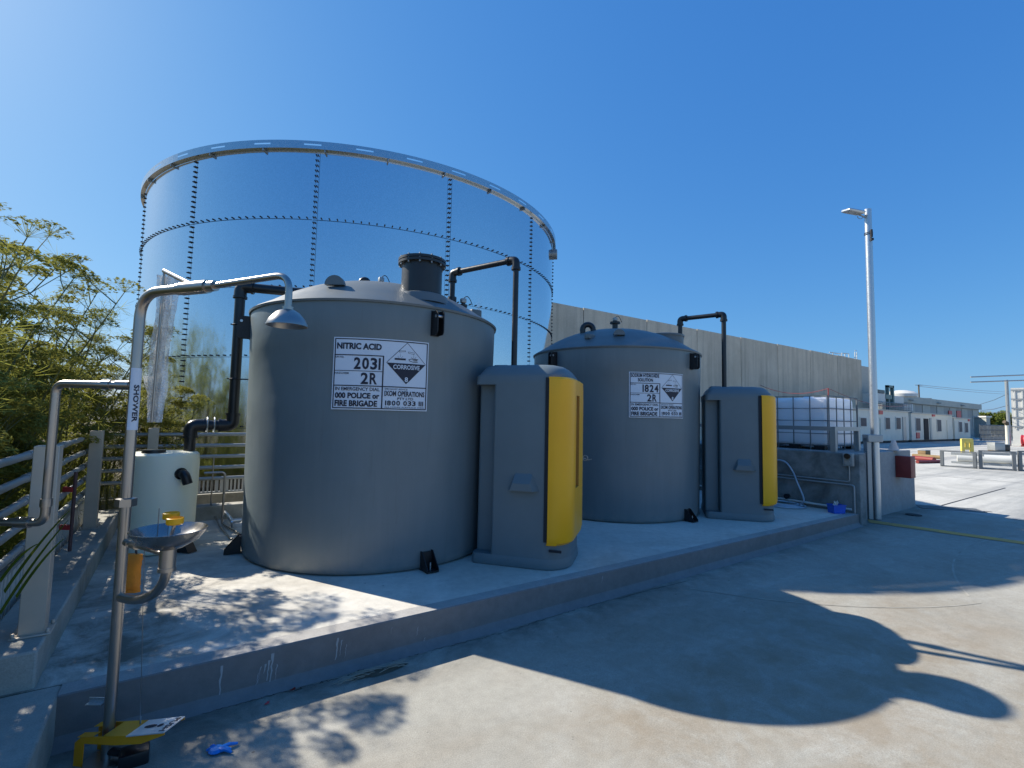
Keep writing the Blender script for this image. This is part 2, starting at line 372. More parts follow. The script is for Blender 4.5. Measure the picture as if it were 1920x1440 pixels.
# ================================================================== SETTING
S = .255                       # slab height
def gz(u): return max(0.0, min(.085, .0095 * (u - 2)))
us = [-400, -60, -20, -5, 2, 3.5, 5, 6.5, 8, 9.5, 10.95, 14, 30, 80, 200, 900]
ws = [-400, -60, -10, 0, 3.3, 3.4, 8, 20, 60, 200, 900]
g = MB(); g.add([(u_, w_, gz(u_)) for w_ in ws for u_ in us],
    [(j*len(us)+i, j*len(us)+i+1, (j+1)*len(us)+i+1, (j+1)*len(us)+i) for j in range(len(ws)-1) for i in range(len(us)-1)])
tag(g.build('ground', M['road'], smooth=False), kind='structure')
# pale yard beyond the road joint
y0 = PZ(1720, 948, .085)
g = MB(); zz = .089
g.add([(12.3, 3.9, zz), (12.5, -30, zz), (140, -30, zz), (140, 60, zz), (12.3, 60, zz)], [(0, 1, 2, 3, 4)])
tag(g.build('yard', M['yard'], smooth=False), kind='structure')
# saw-cut joints in the yard
g = MB()
def strip(g, a, b, wd, z, mi=0, dz=None):
    a = Vector((a[0], a[1], 0)); b = Vector((b[0], b[1], 0)); n_ = (b-a).normalized().cross(Vector((0,0,1))) * wd/2
    za = z; zb = z if dz is None else dz
    g.add([(a.x-n_.x, a.y-n_.y, za), (b.x-n_.x, b.y-n_.y, zb), (b.x+n_.x, b.y+n_.y, zb), (a.x+n_.x, a.y+n_.y, za)], [(0,1,2,3)], mi)
strip(g, PZ(1765, 948, .09), PZ(1885, 915, .09), .03, .094)
strip(g, PZ(1720, 948, .09), PZ(1860, 960, .09), .05, .094)
strip(g, (20.5, -10), (20.5, 11), .03, .094); strip(g, (30, -10), (30, 14), .03, .094)
tag(g.build('yard_joints', M['darkc'], smooth=False), kind='structure')
# yellow road line
g = MB(); a = PZ(1627, 976, .082); b = PZ(1700, 988, .088); c = PZ(1925, 1018, .085)
g.add([(a.x-.14, a.y-.08, gz(a.x)+.005), (c.x-.12, c.y, gz(c.x)+.005), (c.x+.12, c.y, gz(c.x)+.005), (a.x+.12, a.y+.05, gz(a.x)+.005)], [(0,1,2,3)])
e_ = Vector((c.x-.06, c.y, 0)) + (Vector((c.x, c.y, 0)) - Vector((a.x, a.y, 0))) * .0
tag(g.build('yellow_line', M['yline'], smooth=False), kind='structure')
# slab + kerb
g = MB(); g.bb((-.80, 3.512, -.05), (9.3, 8.0, S - .002))
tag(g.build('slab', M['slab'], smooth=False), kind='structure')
g = MB()
prof = [(3.506, -.05), (3.506, S), (3.3746 + .006, S), (3.3746, S - .006), (3.3746, .055), (3.352, .02), (3.315, .001), (3.315, -.05)]
n_ = len(prof); xs = [-.42, 2, 5, 8, 9.198]
vs = []
for x in xs:
    for j, (yy, zz) in enumerate(prof): vs.append((x, yy, zz + (gz(x) if 4 <= j <= 6 else 0)))
fs = []; mi = []
g.add(vs, [tuple(range(n_)), tuple((len(xs)-1)*n_ + k for k in range(n_))[::-1]], 0)
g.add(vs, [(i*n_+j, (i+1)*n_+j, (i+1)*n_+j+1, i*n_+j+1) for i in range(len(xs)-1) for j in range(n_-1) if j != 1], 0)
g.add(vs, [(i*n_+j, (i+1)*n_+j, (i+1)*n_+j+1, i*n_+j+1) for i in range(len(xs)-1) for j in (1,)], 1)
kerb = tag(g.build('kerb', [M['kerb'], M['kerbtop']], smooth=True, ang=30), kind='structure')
g = MB(); g.add([(-.8, 3.5055, S-.006), (9.3, 3.5055, S-.006), (9.3, 3.5125, S-.006), (-.8, 3.5125, S-.006)], [(0,1,2,3)])
tag(g.build('slab_joint', M['darkc'], smooth=False), kind='structure')
# return of the kerb running towards the camera, left of the shower
g = MB(); g.bb((-.80, -3, -.05), (-.42, 3.506, S)); 
tag(g.build('kerb_return', M['bund'], smooth=True, bevel=.012), kind='structure')
g = MB(); g.add([(-.798, -4, .17), (-.798, 60, .17), (-3, 60, .25), (-8, 60, .5), (-40, 60, 1.0), (-300, 60, 1.2), (-300, -4, 1.2), (-40, -4, 1.0), (-8, -4, .5), (-3, -4, .25)],
    [(0,9,2,1), (9,8,3,2), (8,7,4,3), (7,6,5,4)])
tag(g.build('soil', M['soil'], smooth=False), kind='structure')
# drips on the kerb face, cracks
rr_ = random.Random(3)
g = MB()
def drip(px, py0, py1, wd):
    a = PW(px, py0, 3.3725); b = PW(px, py1, 3.3725); n_ = 7; pts = []
    for i in range(n_+1):
        t = i/n_; x = a.x + rr_.uniform(-.004, .004) - .01*t; z = a.z + (b.z-a.z)*t; w_ = wd*(1-.6*t)*rr_.uniform(.6, 1.2)
        pts.append((x-w_/2, 3.3725, z)); pts.append((x+w_/2, 3.3725, z))
    g.add(pts, [(2*i, 2*i+1, 2*i+3, 2*i+2) for i in range(n_)])
for px_, a_, b_, w_ in ((417,1248,1310,.014),(505,1238,1275,.012),(512,1225,1280,.016),(498,1245,1262,.01),(520,1245,1275,.006),(489,1250,1280,.005),(484,1262,1290,.004),
        (634,1196,1236,.016),(641,1200,1228,.008),(650,1208,1232,.005),(784,1175,1192,.006),(797,1195,1203,.006),(735,1176,1188,.003),(1110,1118,1127,.006),(1130,1080,1092,.005)): drip(px_, a_, b_, w_)
tag(g.build('drip_stains', M['drip'], parent=kerb, smooth=False), kind=None)
g = MB()
def crack(p, wd, n_=26):
    pts = []
    for i in range(len(p)-1):
        for k in range(n_):
            t = k/n_; q = Vector(p[i])*(1-t) + Vector(p[i+1])*t; q += Vector((rr_.uniform(-.012, .012), rr_.uniform(-.014, .014), 0)); pts.append(q)
    for i in range(len(pts)-1):
        w_ = wd*rr_.uniform(.4, 1.5); strip(g, pts[i], pts[i+1], w_, gz(pts[i].x)+.003)
crack([PZ(x, y) for x, y in ((380,1338),(520,1302),(650,1268),(700,1248),(800,1222),(950,1185),(1080,1145),(1300,1090))], .004)
crack([PZ(x, y) for x, y in ((940,1178),(990,1168))], .014, 14)
tag(g.build('ground_cracks', M['darkc'], smooth=False), kind='structure')

g = MB()
def tyre(cx, cy, r_, a0, a1, wd):
    k = 60
    for i in range(k):
        t0, t1 = a0 + (a1-a0)*i/k, a0 + (a1-a0)*(i+1)/k
        pass
        q = [(cx + (r_+d)*math.cos(t), cy + (r_+d)*math.sin(t)) for t, d in ((t0, 0), (t1, 0), (t1, wd), (t0, wd))]
        g.add([(x, y, gz(x)+.0025) for x, y in q], [(0,1,2,3)])
for a in ((7.4, 4.6, 3.4, 3.6, 4.4, .02), (9, -4, 6.0, 1.3, 2.0, .02)): tyre(*a)
tag(g.build('tyre_marks', M['tyre'], smooth=False), kind='structure')

# -------------------- bund walls
g = MB(); g.bb((-.80, 3.53, .1), (-.53, 7.95, .442)); 
tag(g.build('bund_wall', M['bund'], bevel=.012), 'low concrete bund wall on the left under the steel posts', 'wall')
g = MB(); g.bb((-.527, 7.66, .1), (9.15, 7.88, .442))
tag(g.build('bund_wall', M['bund'], bevel=.012), 'low concrete bund wall along the back, behind the small white tank', 'wall')
g = MB(); g.bb((9.2, 3.345, .0), (9.42, 8.2, 1.22))
tag(g.build('bund_wall', M['wallc'], bevel=.012), 'stained chest high concrete wall with pipes, right of the second tank', 'wall')
# raised platform with rendered end
pa = PZ(1652, 973, .085); pb = PZ(1716, 953, .085)
PFY = 3.50
g = MB(); g.bb((9.425, PFY, .0), (12.05, 7.5, 1.22)); g.bb((12.052, PFY + .004, 0), (12.25, 7.4, .72))
tag(g.build('concrete_platform', M['wallr'], bevel=.015), 'raised grey rendered concrete block behind the lamp pole, red box on it', 'platform')

# -------------------- big tank
BC = Vector((4.444, 13.98, 0)); BR = 5.348
BZT = 1.7 + (5.671 - 1.7) * 1.22; BDZ = 1.0531 * 1.22
bt = empty('steel_water_tank', (BC.x, BC.y, 0), label='huge round zinc sheet water tank rising behind the two grey tanks', cat='water tank')
step = R_(27.05); a00 = R_(-119.2) - step * 6
bolt_dirs = []
for tier in range(6):
    z1_ = BZT - tier * BDZ; z0_ = max(-.02, z1_ - BDZ)
    if z1_ < .05: break
    for k in range(13):
        a0 = a00 + k * step; a1 = a0 + step if k < 12 else a00 + 2 * math.pi
        r = BR + (.004 if k % 2 else 0) - (.005 if tier % 2 else 0)
        g = MB(); g.lathe([(r, z0_), (r, z1_)], seg=28, a0=a0, a1=a1 + .006)
        g.lathe([(r - .012, z1_), (r - .012, z0_)], seg=14, a0=a0, a1=a1)
        def bolt(t, z):
            ca, sa = math.cos(t), math.sin(t)
            o_ = Vector((r*ca, r*sa, z)); tx = Vector((-sa, ca, 0)); rn = Vector((ca, sa, 0)); up = Vector((0,0,1)); q = .0135
            vs = [o_ + tx*q*math.cos(h) + up*q*math.sin(h) for h in [i*math.pi/3 for i in range(6)]]
            vs += [p + rn*.032 for p in vs]
            g.add(vs, [(6,7,8,9,10,11)] + [(i, (i+1)%6, (i+1)%6+6, i+6) for i in range(6)], 1)
        tt_ = a0 + .092/r; e_ = .003/r
        g.add([((r+.0012)*math.cos(q), (r+.0012)*math.sin(q), z) for q, z in ((tt_-e_, z0_), (tt_+e_, z0_), (tt_+e_, z1_), (tt_-e_, z1_))], [(0,1,2,3)], 1)
        g.lathe([(r+.0012, z0_+.001), (r+.0012, z0_+.008)], seg=28, a0=a0, a1=a1, mi=1)
        nb = 13
        for i in range(nb):
            z = z0_ + (z1_-z0_) * (i + .5) / nb
            for off in (.025, .055): bolt(a0 + off / r * 1.15, z)
        if tier > 0 or True:
            nh = 17
            for i in range(1, nh + 1):
                bolt(a0 + (a1-a0) * (i + .2) / (nh + .8), z0_ + .035)
        g.build('wall_sheet', [M['zinc'], M['blackm']], bt, ang=40)
# stiffening ring with slots, standing proud on brackets
g = MB(); RR = BR + .085; zr0 = BZT + .03; zr1 = BZT + .18
nseg = 220
for k in range(nseg):
    t0 = 2*math.pi*k/nseg; t1 = 2*math.pi*(k+1)/nseg
    slot = (k % 6 in (2, 3))
    rows = [(zr0, zr0+.065), (zr0+.065, zr0+.092), (zr0+.092, zr1)]
    for j, (za, zb) in enumerate(rows):
        if slot and j == 1: continue
        p = [(RR*math.cos(t), RR*math.sin(t), z) for t, z in ((t0, za), (t1, za), (t1, zb), (t0, zb))]
        g.add(p, [(0,1,2,3)])
g.lathe([(RR, zr0), (BR + .005, zr0 - .002), (BR + .005, zr0 - .03)], seg=nseg)
g.build('stiffener_ring', M['ringm'], bt)
for i in range(30):
    t = 2*math.pi*i/30 + .05; g = MB()
    Mx = Matrix.Rotation(t, 4, 'Z')
    g.prism([(BR+.0, -.012), (RR-.004, -.012), (RR-.004, .012), (BR+.0, .012)], zr0 - .05, zr0 - .006, M4=Mx)
    g.build('ring_bracket', M['galvd'], bt, smooth=False)
g = MB(); q = PD(1031, 456, 1); t = math.atan2(8.97*1.0 - BC.y, 8.5 - BC.x)
g.tube([(BR*math.cos(R_(-43))+.0, BR*math.sin(R_(-43)), BZT-.28), ((BR+.14)*math.cos(R_(-43)), (BR+.14)*math.sin(R_(-43)), BZT-.28)], .14, 24)
g.build('overflow_outlet', M['galvd'], bt)

# -------------------- signs
def text_mesh(body, bold):
    cu = bpy.data.curves.new('t', 'FONT'); cu.body = body; cu.size = 1; cu.offset = bold; cu.resolution_u = 3
    o = bpy.data.objects.new('t', cu); col.objects.link(o)
    dg = bpy.context.evaluated_depsgraph_get(); me = bpy.data.meshes.new_from_object(o.evaluated_get(dg))
    V = [tuple(v_.co[:2]) for v_ in me.vertices]; Fc = [tuple(p.vertices) for p in me.polygons]
    bpy.data.objects.remove(o); bpy.data.curves.remove(cu); bpy.data.meshes.remove(me)
    x0 = min(p[0] for p in V); x1 = max(p[0] for p in V); y0_ = min(p[1] for p in V); y1_ = max(p[1] for p in V)
    return [((x-x0)/(x1-x0), (y-y0_)/(y1_-y0_)) for x, y in V], Fc
def hazard_sign(parent, R, a0, a1, z0, z1, title, num):
    def mp(u_, v_, lift):
        t = a0 + (a1-a0)*u_; r = R + lift; return (r*math.cos(t), r*math.sin(t), z1 + (z0-z1)*v_)
    def rect(g, u0, v0, u1, v1, lift, mi=0):
        k = max(1, int(abs(u1-u0)*40))
        vs = []
        for i in range(k+1):
            u_ = u0 + (u1-u0)*i/k; vs += [mp(u_, v0, lift), mp(u_, v1, lift)]
        g.add(vs, [(2*i, 2*i+1, 2*i+3, 2*i+2) for i in range(k)], mi)
    panel = MB(); rect(panel, 0, 0, 1, 1, .004); rect(panel, 0, 0, 1, 1, .0)
    p = panel.build('hazard_sign', M['white'], parent, ang=60)
    bd = MB(); L = .0062; m0 = .012; th = .011
    rect(bd, m0, m0*1.3, 1-m0, m0*1.3+.014, L); rect(bd, m0, 1-m0*1.3-.014, 1-m0, 1-m0*1.3, L)
    rect(bd, m0, m0*1.3, m0+th, 1-m0*1.3, L); rect(bd, 1-m0-th, m0*1.3, 1-m0, 1-m0*1.3, L)
    rect(bd, m0, .238, .515, .252, L+.0003); rect(bd, m0, .46, .515, .468, L+.0003); rect(bd, m0, .662, 1-m0, .676, L+.0003); rect(bd, .505, .238, .518, 1-m0*1.3, L+.0006)
    bd.build('border_lines', M['ink'], p, ang=60)
    def digits(g, body, u0, v0, u1, v1, bold):
        ws_ = [.30 if c_ == '1' else (.45 if c_ == ' ' else 1.0) for c_ in body]; gap = .20; tot = sum(ws_) + gap*(len(body)-1); x = 0; q_ = MB()
        for c_, w_ in zip(body, ws_):
            if c_ != ' ':
                V, Fc = text_mesh(c_, bold if c_ != '1' else 0.0); a_, b_ = u0 + (u1-u0)*x/tot, u0 + (u1-u0)*(x+w_)/tot
                q_.add([mp(a_ + (b_-a_)*xx, v1 + (v0-v1)*yy, L+.001) for xx, yy in V], Fc)
            x += w_ + gap
        q_.build('lettering', g, p, smooth=False)
    T = M['ink']; Wt = M['white']
    def txt(g, body, u0, v0, u1, v1, bold=.0, lift=L+.001):
        V, Fc = text_mesh(body, bold); q_ = MB(); q_.add([mp(u0 + (u1-u0)*x, v1 + (v0-v1)*y, lift) for x, y in V], Fc); q_.build('lettering', g, p, smooth=False)
    if len(title) == 1: txt(T, title[0], .035, .075, .49, .165, .042)
    else:
        txt(T, title[0], .03, .035, .50, .115, .035); txt(T, title[1], .14, .135, .39, .21, .035)
    txt(T, 'UN No.', .025, .262, .115, .288, .01); digits(T, num, .215, .275, .485, .44, .03)
    txt(T, 'HAZCHEM', .025, .485, .165, .512, .01); digits(T, '2R', .29, .485, .455, .645, .028)
    txt(T, 'IN EMERGENCY DIAL', .035, .690, .485, .738, .018); txt(T, '000 POLICE or', .035, .765, .485, .845, .042); txt(T, 'FIRE BRIGADE', .035, .87, .465, .955, .042)
    txt(T, 'SPECIALIST ADVICE', .535, .69, .775, .712, .008); txt(T, 'IXOM OPERATIONS', .535, .725, .965, .80, .03)
    txt(T, 'PTY LTD', .67, .815, .84, .85, .02); digits(T, '1800 033 111', .545, .862, .955, .93, .03); txt(T, 'ALL HOURS AUSTRALIA WIDE', .54, .945, .965, .962, .008)
    D = MB(); cx, tv, bv, mv, lu, ru = .757, .035, .625, .33, .543, .968
    def tri(g, pts, lift):
        k = 14
        # subdivide a triangle with a horizontal edge (pts[0], pts[1]) and an apex pts[2]
        for i in range(k):
            ua = pts[0][0] + (pts[1][0]-pts[0][0])*i/k; ub = pts[0][0] + (pts[1][0]-pts[0][0])*(i+1)/k
            def ed(u_):
                c_ = pts[2][0]; f = (u_-pts[0][0])/(c_-pts[0][0]) if u_ < c_ else (pts[1][0]-u_)/(pts[1][0]-c_)
                return pts[0][1] + (pts[2][1]-pts[0][1])*f
            g.add([mp(ua, pts[0][1], lift), mp(ub, pts[0][1], lift), mp(ub, ed(ub), lift), mp(ua, ed(ua), lift)], [(0,1,2,3)])
    tri(D, [(lu, mv), (ru, mv), (cx, bv)], L)
    def seg(g, ua, va, ub, vb, th_=.004, lift=L):
        du, dv = ub-ua, (vb-va)*.757; n_ = math.hypot(du, dv); nx, ny = -dv/n_*th_, du/n_*th_/.757
        for i in range(8):
            t0, t1 = i/8, (i+1)/8
            A_ = (ua+(ub-ua)*t0, va+(vb-va)*t0); B_ = (ua+(ub-ua)*t1, va+(vb-va)*t1)
            g.add([mp(A_[0]-nx, A_[1]-ny, lift), mp(B_[0]-nx, B_[1]-ny, lift), mp(B_[0]+nx, B_[1]+ny, lift), mp(A_[0]+nx, A_[1]+ny, lift)], [(0,1,2,3)])
    seg(D, lu, mv, cx, tv, .0025); seg(D, cx, tv, ru, mv, .0025)
    # pictogram: two tilted vials, drops, eaten bar and hand
    for s_ in (-1, 1):
        c_ = cx + s_*.048
        seg(D, c_-.034*1, .158 + s_*.006 - .004*s_, c_+.030, .158+s_*.012, .0016); seg(D, c_-.034, .176+s_*.004, c_+.030, .176+s_*.016, .0016)
        seg(D, c_-.034, .158, c_-.034, .178, .0016); seg(D, c_+.030, .158+s_*.012, c_+.030, .178+s_*.012, .0016)
        dx = cx + s_*.072
        for q_ in (0, 1, 2): seg(D, dx, .195+q_*.018, dx, .203+q_*.018, .0022)
        for e_ in (-1, 1): seg(D, dx+e_*.012, .252, dx+e_*.028, .228, .0012)
    seg(D, cx-.13, .272, cx-.012, .272, .010); 
    for (ua, va, ub, vb) in ((.02,.27,.06,.255),(.06,.255,.125,.262),(.06,.268,.115,.272),(.02,.27,.03,.29),(.03,.29,.07,.305),(.07,.305,.12,.302),(.07,.285,.115,.282)): seg(D, cx+ua, va, cx+ub, vb, .003)
    D.build('corrosive_diamond', M['ink'], p, smooth=False)
    txt(Wt, 'CORROSIVE', .615, .352, .90, .415, .024, L+.002); txt(Wt, '8', .74, .525, .775, .592, .03, L+.002)

# -------------------- grey chemical tanks
TR, TH, DH = 1.335, 2.49, .435
def domez(r): return TH + DH * (1 - min(1, r / TR) ** 2.35)
def chemical_tank(x, y, label, kind):
    t = empty('chemical_tank', (x, y, S), label=label, cat='chemical tank', group='grey plastic chemical tanks on the slab')
    g = MB()
    g.lathe([(0, .004), (1.30, .004), (1.325, .02), (TR, .06), (TR + .004, .5), (TR + .018, 1.6), (TR + .022, 2.05), (TR + .026, 2.06), (TR + .033, 2.42), (TR + .033, TH - .002)], seg=128)
    g.build('tank_wall', M['tank'], t, ang=50)
    g = MB()
    pr = [(TR + .02, TH - .012), (TR + .05, TH - .008), (TR + .055, TH + .012), (TR + .03, TH + .03)]
    pr += [(TR * (1 - k / 14), domez(TR * (1 - k / 14)) + .03) for k in range(1, 14)] + [(.001, TH + DH + .03)]
    g.lathe(pr, seg=128)
    roof = g.build('roof', M['lid'], t, ang=40)
    def DZ(rx, ry): return domez(math.hypot(rx, ry)) + .03
    # brackets
    angs = (-87, 174, 84, -2) if kind == 1 else (-81.3, -177, 90, 0)
    for i, a in enumerate(angs):
        a = R_(a); Mx = Matrix.Rotation(a, 4, 'Z')
        g = MB(); r0 = TR + .025
        # lifting lug: plate standing out from the wall with a hole
        pl = [(r0 - .01, 2.22), (r0 + .10, 2.22), (r0 + .125, 2.245), (r0 + .125, 2.43), (r0 + .10, 2.455), (r0 - .01, 2.455)]
        for yy in (-.035, .03):
            vs = [Mx @ Vector((p_[0], yy + d, p_[1])) for d in (0, .008) for p_ in pl]; k = len(pl)
            g.add(vs, [tuple(range(k)), tuple(range(k, 2*k))] + [(i_, (i_+1) % k, (i_+1) % k + k, i_ + k) for i_ in range(k)])
        g.box(Mx @ Vector((r0 + .004, 0, 2.34)), (.012, .09, .25), a)
        g.cyl(Mx @ Vector((r0 + .09, -.04, 2.40)), Mx @ Vector((r0 + .09, .045, 2.40)), .014, 10, 1)
        g.build('lifting_bracket', [M['blackm'], M['galv']], t, smooth=False)
        a2 = a if kind == 1 else a + R_(-4)
        Mx = Matrix.Rotation(a2, 4, 'Z'); g = MB(); r0 = TR + .0
        pl = [(r0, .0), (r0 + .15, .0), (r0 + .15, .03), (r0 + .03, .17), (r0, .17)]
        for yy in (-.06, .052):
            vs = [Mx @ Vector((p_[0], yy + d, p_[1] + .004)) for d in (0, .008) for p_ in pl]; k = len(pl)
            g.add(vs, [tuple(range(k)), tuple(range(k, 2*k))] + [(i_, (i_+1) % k, (i_+1) % k + k, i_ + k) for i_ in range(k)])
        g.box(Mx @ Vector((r0 + .01, 0, .085)), (.02, .11, .16), a2); g.box(Mx @ Vector((r0 + .075, 0, .012)), (.15, .11, .012), a2)
        g.cyl(Mx @ Vector((r0 + .09, 0, .0)), Mx @ Vector((r0 + .09, 0, .085)), .008, 8, 1)
        g.build('tie_down', [M['blackm'], M['galv']], t, smooth=False)
    # half round lifting ear on the dome
    def ear(rx, ry, ang_, rad=.075, flat=False):
        g = MB(); z = DZ(rx, ry) + .015; Mx = Matrix.Translation((rx, ry, z)) @ Matrix.Rotation(ang_, 4, 'Z')
        k = 12; pts = [(rad*math.cos(math.pi*i/k), rad*math.sin(math.pi*i/k)) for i in range(k+1)]
        vs = [Mx @ Vector((px_, dd, py_)) for dd in (-.03, .03) for px_, py_ in pts]
        m_ = k + 1; g.add(vs, [tuple(range(m_)), tuple(range(m_, 2*m_))] + [(i_, (i_+1) % m_, (i_+1) % m_ + m_, i_ + m_) for i_ in range(m_)])
        g.build('moulded_ear', M['lid'], t)
    def gooseneck(rx, ry, rad, pr_, ang_, h0=.0):
        z = DZ(rx, ry) - .03; d = Vector((math.cos(ang_), math.sin(ang_), 0)); base = Vector((rx, ry, z))
        pts = [base, base + Vector((0, 0, h0 + .04))] + arc(base + d*rad + Vector((0, 0, h0 + .05)), rad, math.pi, 0, d, (0, 0, 1), 10)
        pts += [pts[-1] - Vector((0, 0, .03))]
        g = MB(); g.tube(pts, pr_, 14); g.build('vent_pipe', M['black'], t)
    def sensor(rx, ry, h=.05, r=.07, cable=True):
        z = DZ(rx, ry) - .02; g = MB()
        g.lathe([(0, z), (r*.55, z), (r*.55, z+h), (r, z+h), (r, z+h+.03), (r*.5, z+h+.035), (r*.45, z+h+.05), (0, z+h+.05)], (rx, ry, 0), 24)
        s_ = g.build('level_sensor', M['chim'], t)
        g = MB(); g.bev((rx-.03, ry-.03, z+h+.052), (rx+.03, ry+.03, z+h+.105), .008); g.build('sensor_head', M['galvd'], s_)
        if cable:
            g = MB(); d = Vector((.82, -.57, 0)); b0 = Vector((rx, ry, z+h+.10))
            g.tube([b0 + d*q_*.11*(1) + Vector((0, 0, .05*math.sin(q_*math.pi*.9)-.09*q_*q_)) for q_ in [i/8 for i in range(9)]], .005, 6)
            g.build('sensor_cable', M['black'], s_)
    if kind == 1:
        rx, ry = .09, -.97; zb = DZ(rx, ry) - .10
        g = MB(); zt = 3.325 - S
        g.lathe([(.209, zb - .1), (.209, zt - .06)], (rx, ry, 0), 40); ch = g.build('vent_stack', M['chim'], t)
        g = MB(); g.lathe([(.209, zt - .06), (.247, zt - .06), (.247, zt - .035), (.236, zt-.033), (.236, zt - .028), (.247, zt - .026), (.247, zt), (0, zt + .012)], (rx, ry, 0), 40)
        for i in range(12):
            a = math.pi*2*i/12; c_ = Vector((rx + .231*math.cos(a), ry + .231*math.sin(a), zt - .06)); g.cyl(c_ - Vector((0,0,.018)), c_ + Vector((0,0,.075)), .009, 6, 1)
        g.build('flange_lid', [M['chim'], M['galvd']], ch)
        g = MB(); g.lathe([(.30, zb - .06), (.27, zb + .03), (.212, zb + .05)], (rx, ry, 0), 40)
        g.build('stack_collar', M['lid'], roof)
        ear(-.74, -.79, R_(-35), .095); ear(-.2, 1.0, R_(145))
        gooseneck(-.22, .12, .045, .032, R_(-35), .05); sensor(-.02, -.02)
        # raised ridges pressed into the dome
        for a in (R_(-28), R_(60)):
            g = MB()
            pts = [Vector((q_*math.cos(a), q_*math.sin(a), DZ(q_*math.cos(a), q_*math.sin(a)) - .02)) for q_ in (.35, .5, .7, .9, 1.05, 1.2)]
            g.tube(pts, [.02, .045, .055, .05, .035, .01], 12)
            g.build('roof_rib', M['lid'], roof)
        sensor(.80, -.58, .03, .05, True)
        g = MB(); zc = DZ(.96, -.56)
        g.bev((.90, -.62, zc - .05), (1.04, -.50, zc + .07), .015); g.build('moulded_boss', M['lid'], t)
    else:
        # arched black vent, sensor on a flange, moulded ear, low round hatch
        p = PD(1087, 632, 1)
        gooseneck(-.77, -.03, .085, .045, R_(-35), .03)
        sensor(-.12, -.12, .12, .085)
        ear(-.74, -.79, R_(-35), .085)
        g = MB(); rx, ry = .56, -.58; zc = DZ(rx, ry)
        g.lathe([(.31, zc - .16), (.31, zc + .01), (.325, zc + .01), (.325, zc + .04), (.29, zc + .05), (0, zc + .055)], (rx, ry, 0), 40)
        g.build('hatch', M['lid'], t)
        g = MB(); zc = DZ(-1.0, -.45); g.bev((-1.08, -.50, zc - .03), (-.94, -.40, zc + .045), .015); g.build('moulded_boss', M['lid'], t)
    return t
T1 = Vector((1.94, 5.642, S)); T2 = Vector((6.08, 5.785, S))
t1 = chemical_tank(T1.x, T1.y, 'nearer grey tank with the nitric acid sign and a black flanged stack on its roof', 1)
hazard_sign(t1, TR + .024, R_(-126.1), R_(-89.4), 1.742 - S, 2.402 - S, ['NITRIC ACID'], '2031')
t2 = chemical_tank(T2.x, T2.y, 'farther grey tank with the sodium hydroxide sign and a low round hatch', 2)
hazard_sign(t2, TR + .024, R_(-127.9), R_(-90.5), 1.738 - S, 2.384 - S, ['SODIUM HYDROXIDE', 'SOLUTION'], '1824')

# -------------------- fill point cabinets: local x points away from the tank, y to its right
AX = R_(-51)
def rrect(x0, x1, hy, r0, r1, n_=7):    # rounded plan outline; r0 at the back, r1 at the front
    pts = []
    for cx, cy, r, a in ((x1-r1, -hy+r1, r1, -90), (x1-r1, hy-r1, r1, 0), (x0+r0, hy-r0, r0, 90), (x0+r0, -hy+r0, r0, 180)):
        for k in range(n_+1):
            t = R_(a + 90*k/n_); pts.append((cx + r*math.cos(t), cy + r*math.sin(t)))
    return pts
def loft(g, sections, mi=0, cap=True):
    k = len(sections[0][0]); vs = []
    for pts, z in sections: vs += [(x, y, z) for x, y in pts]
    fs = [(j*k+i, j*k+(i+1) % k, (j+1)*k+(i+1) % k, (j+1)*k+i) for j in range(len(sections)-1) for i in range(k)]
    if cap: fs += [tuple(range(k))[::-1], tuple((len(sections)-1)*k+i for i in range(k))]
    g.add(vs, fs, mi)
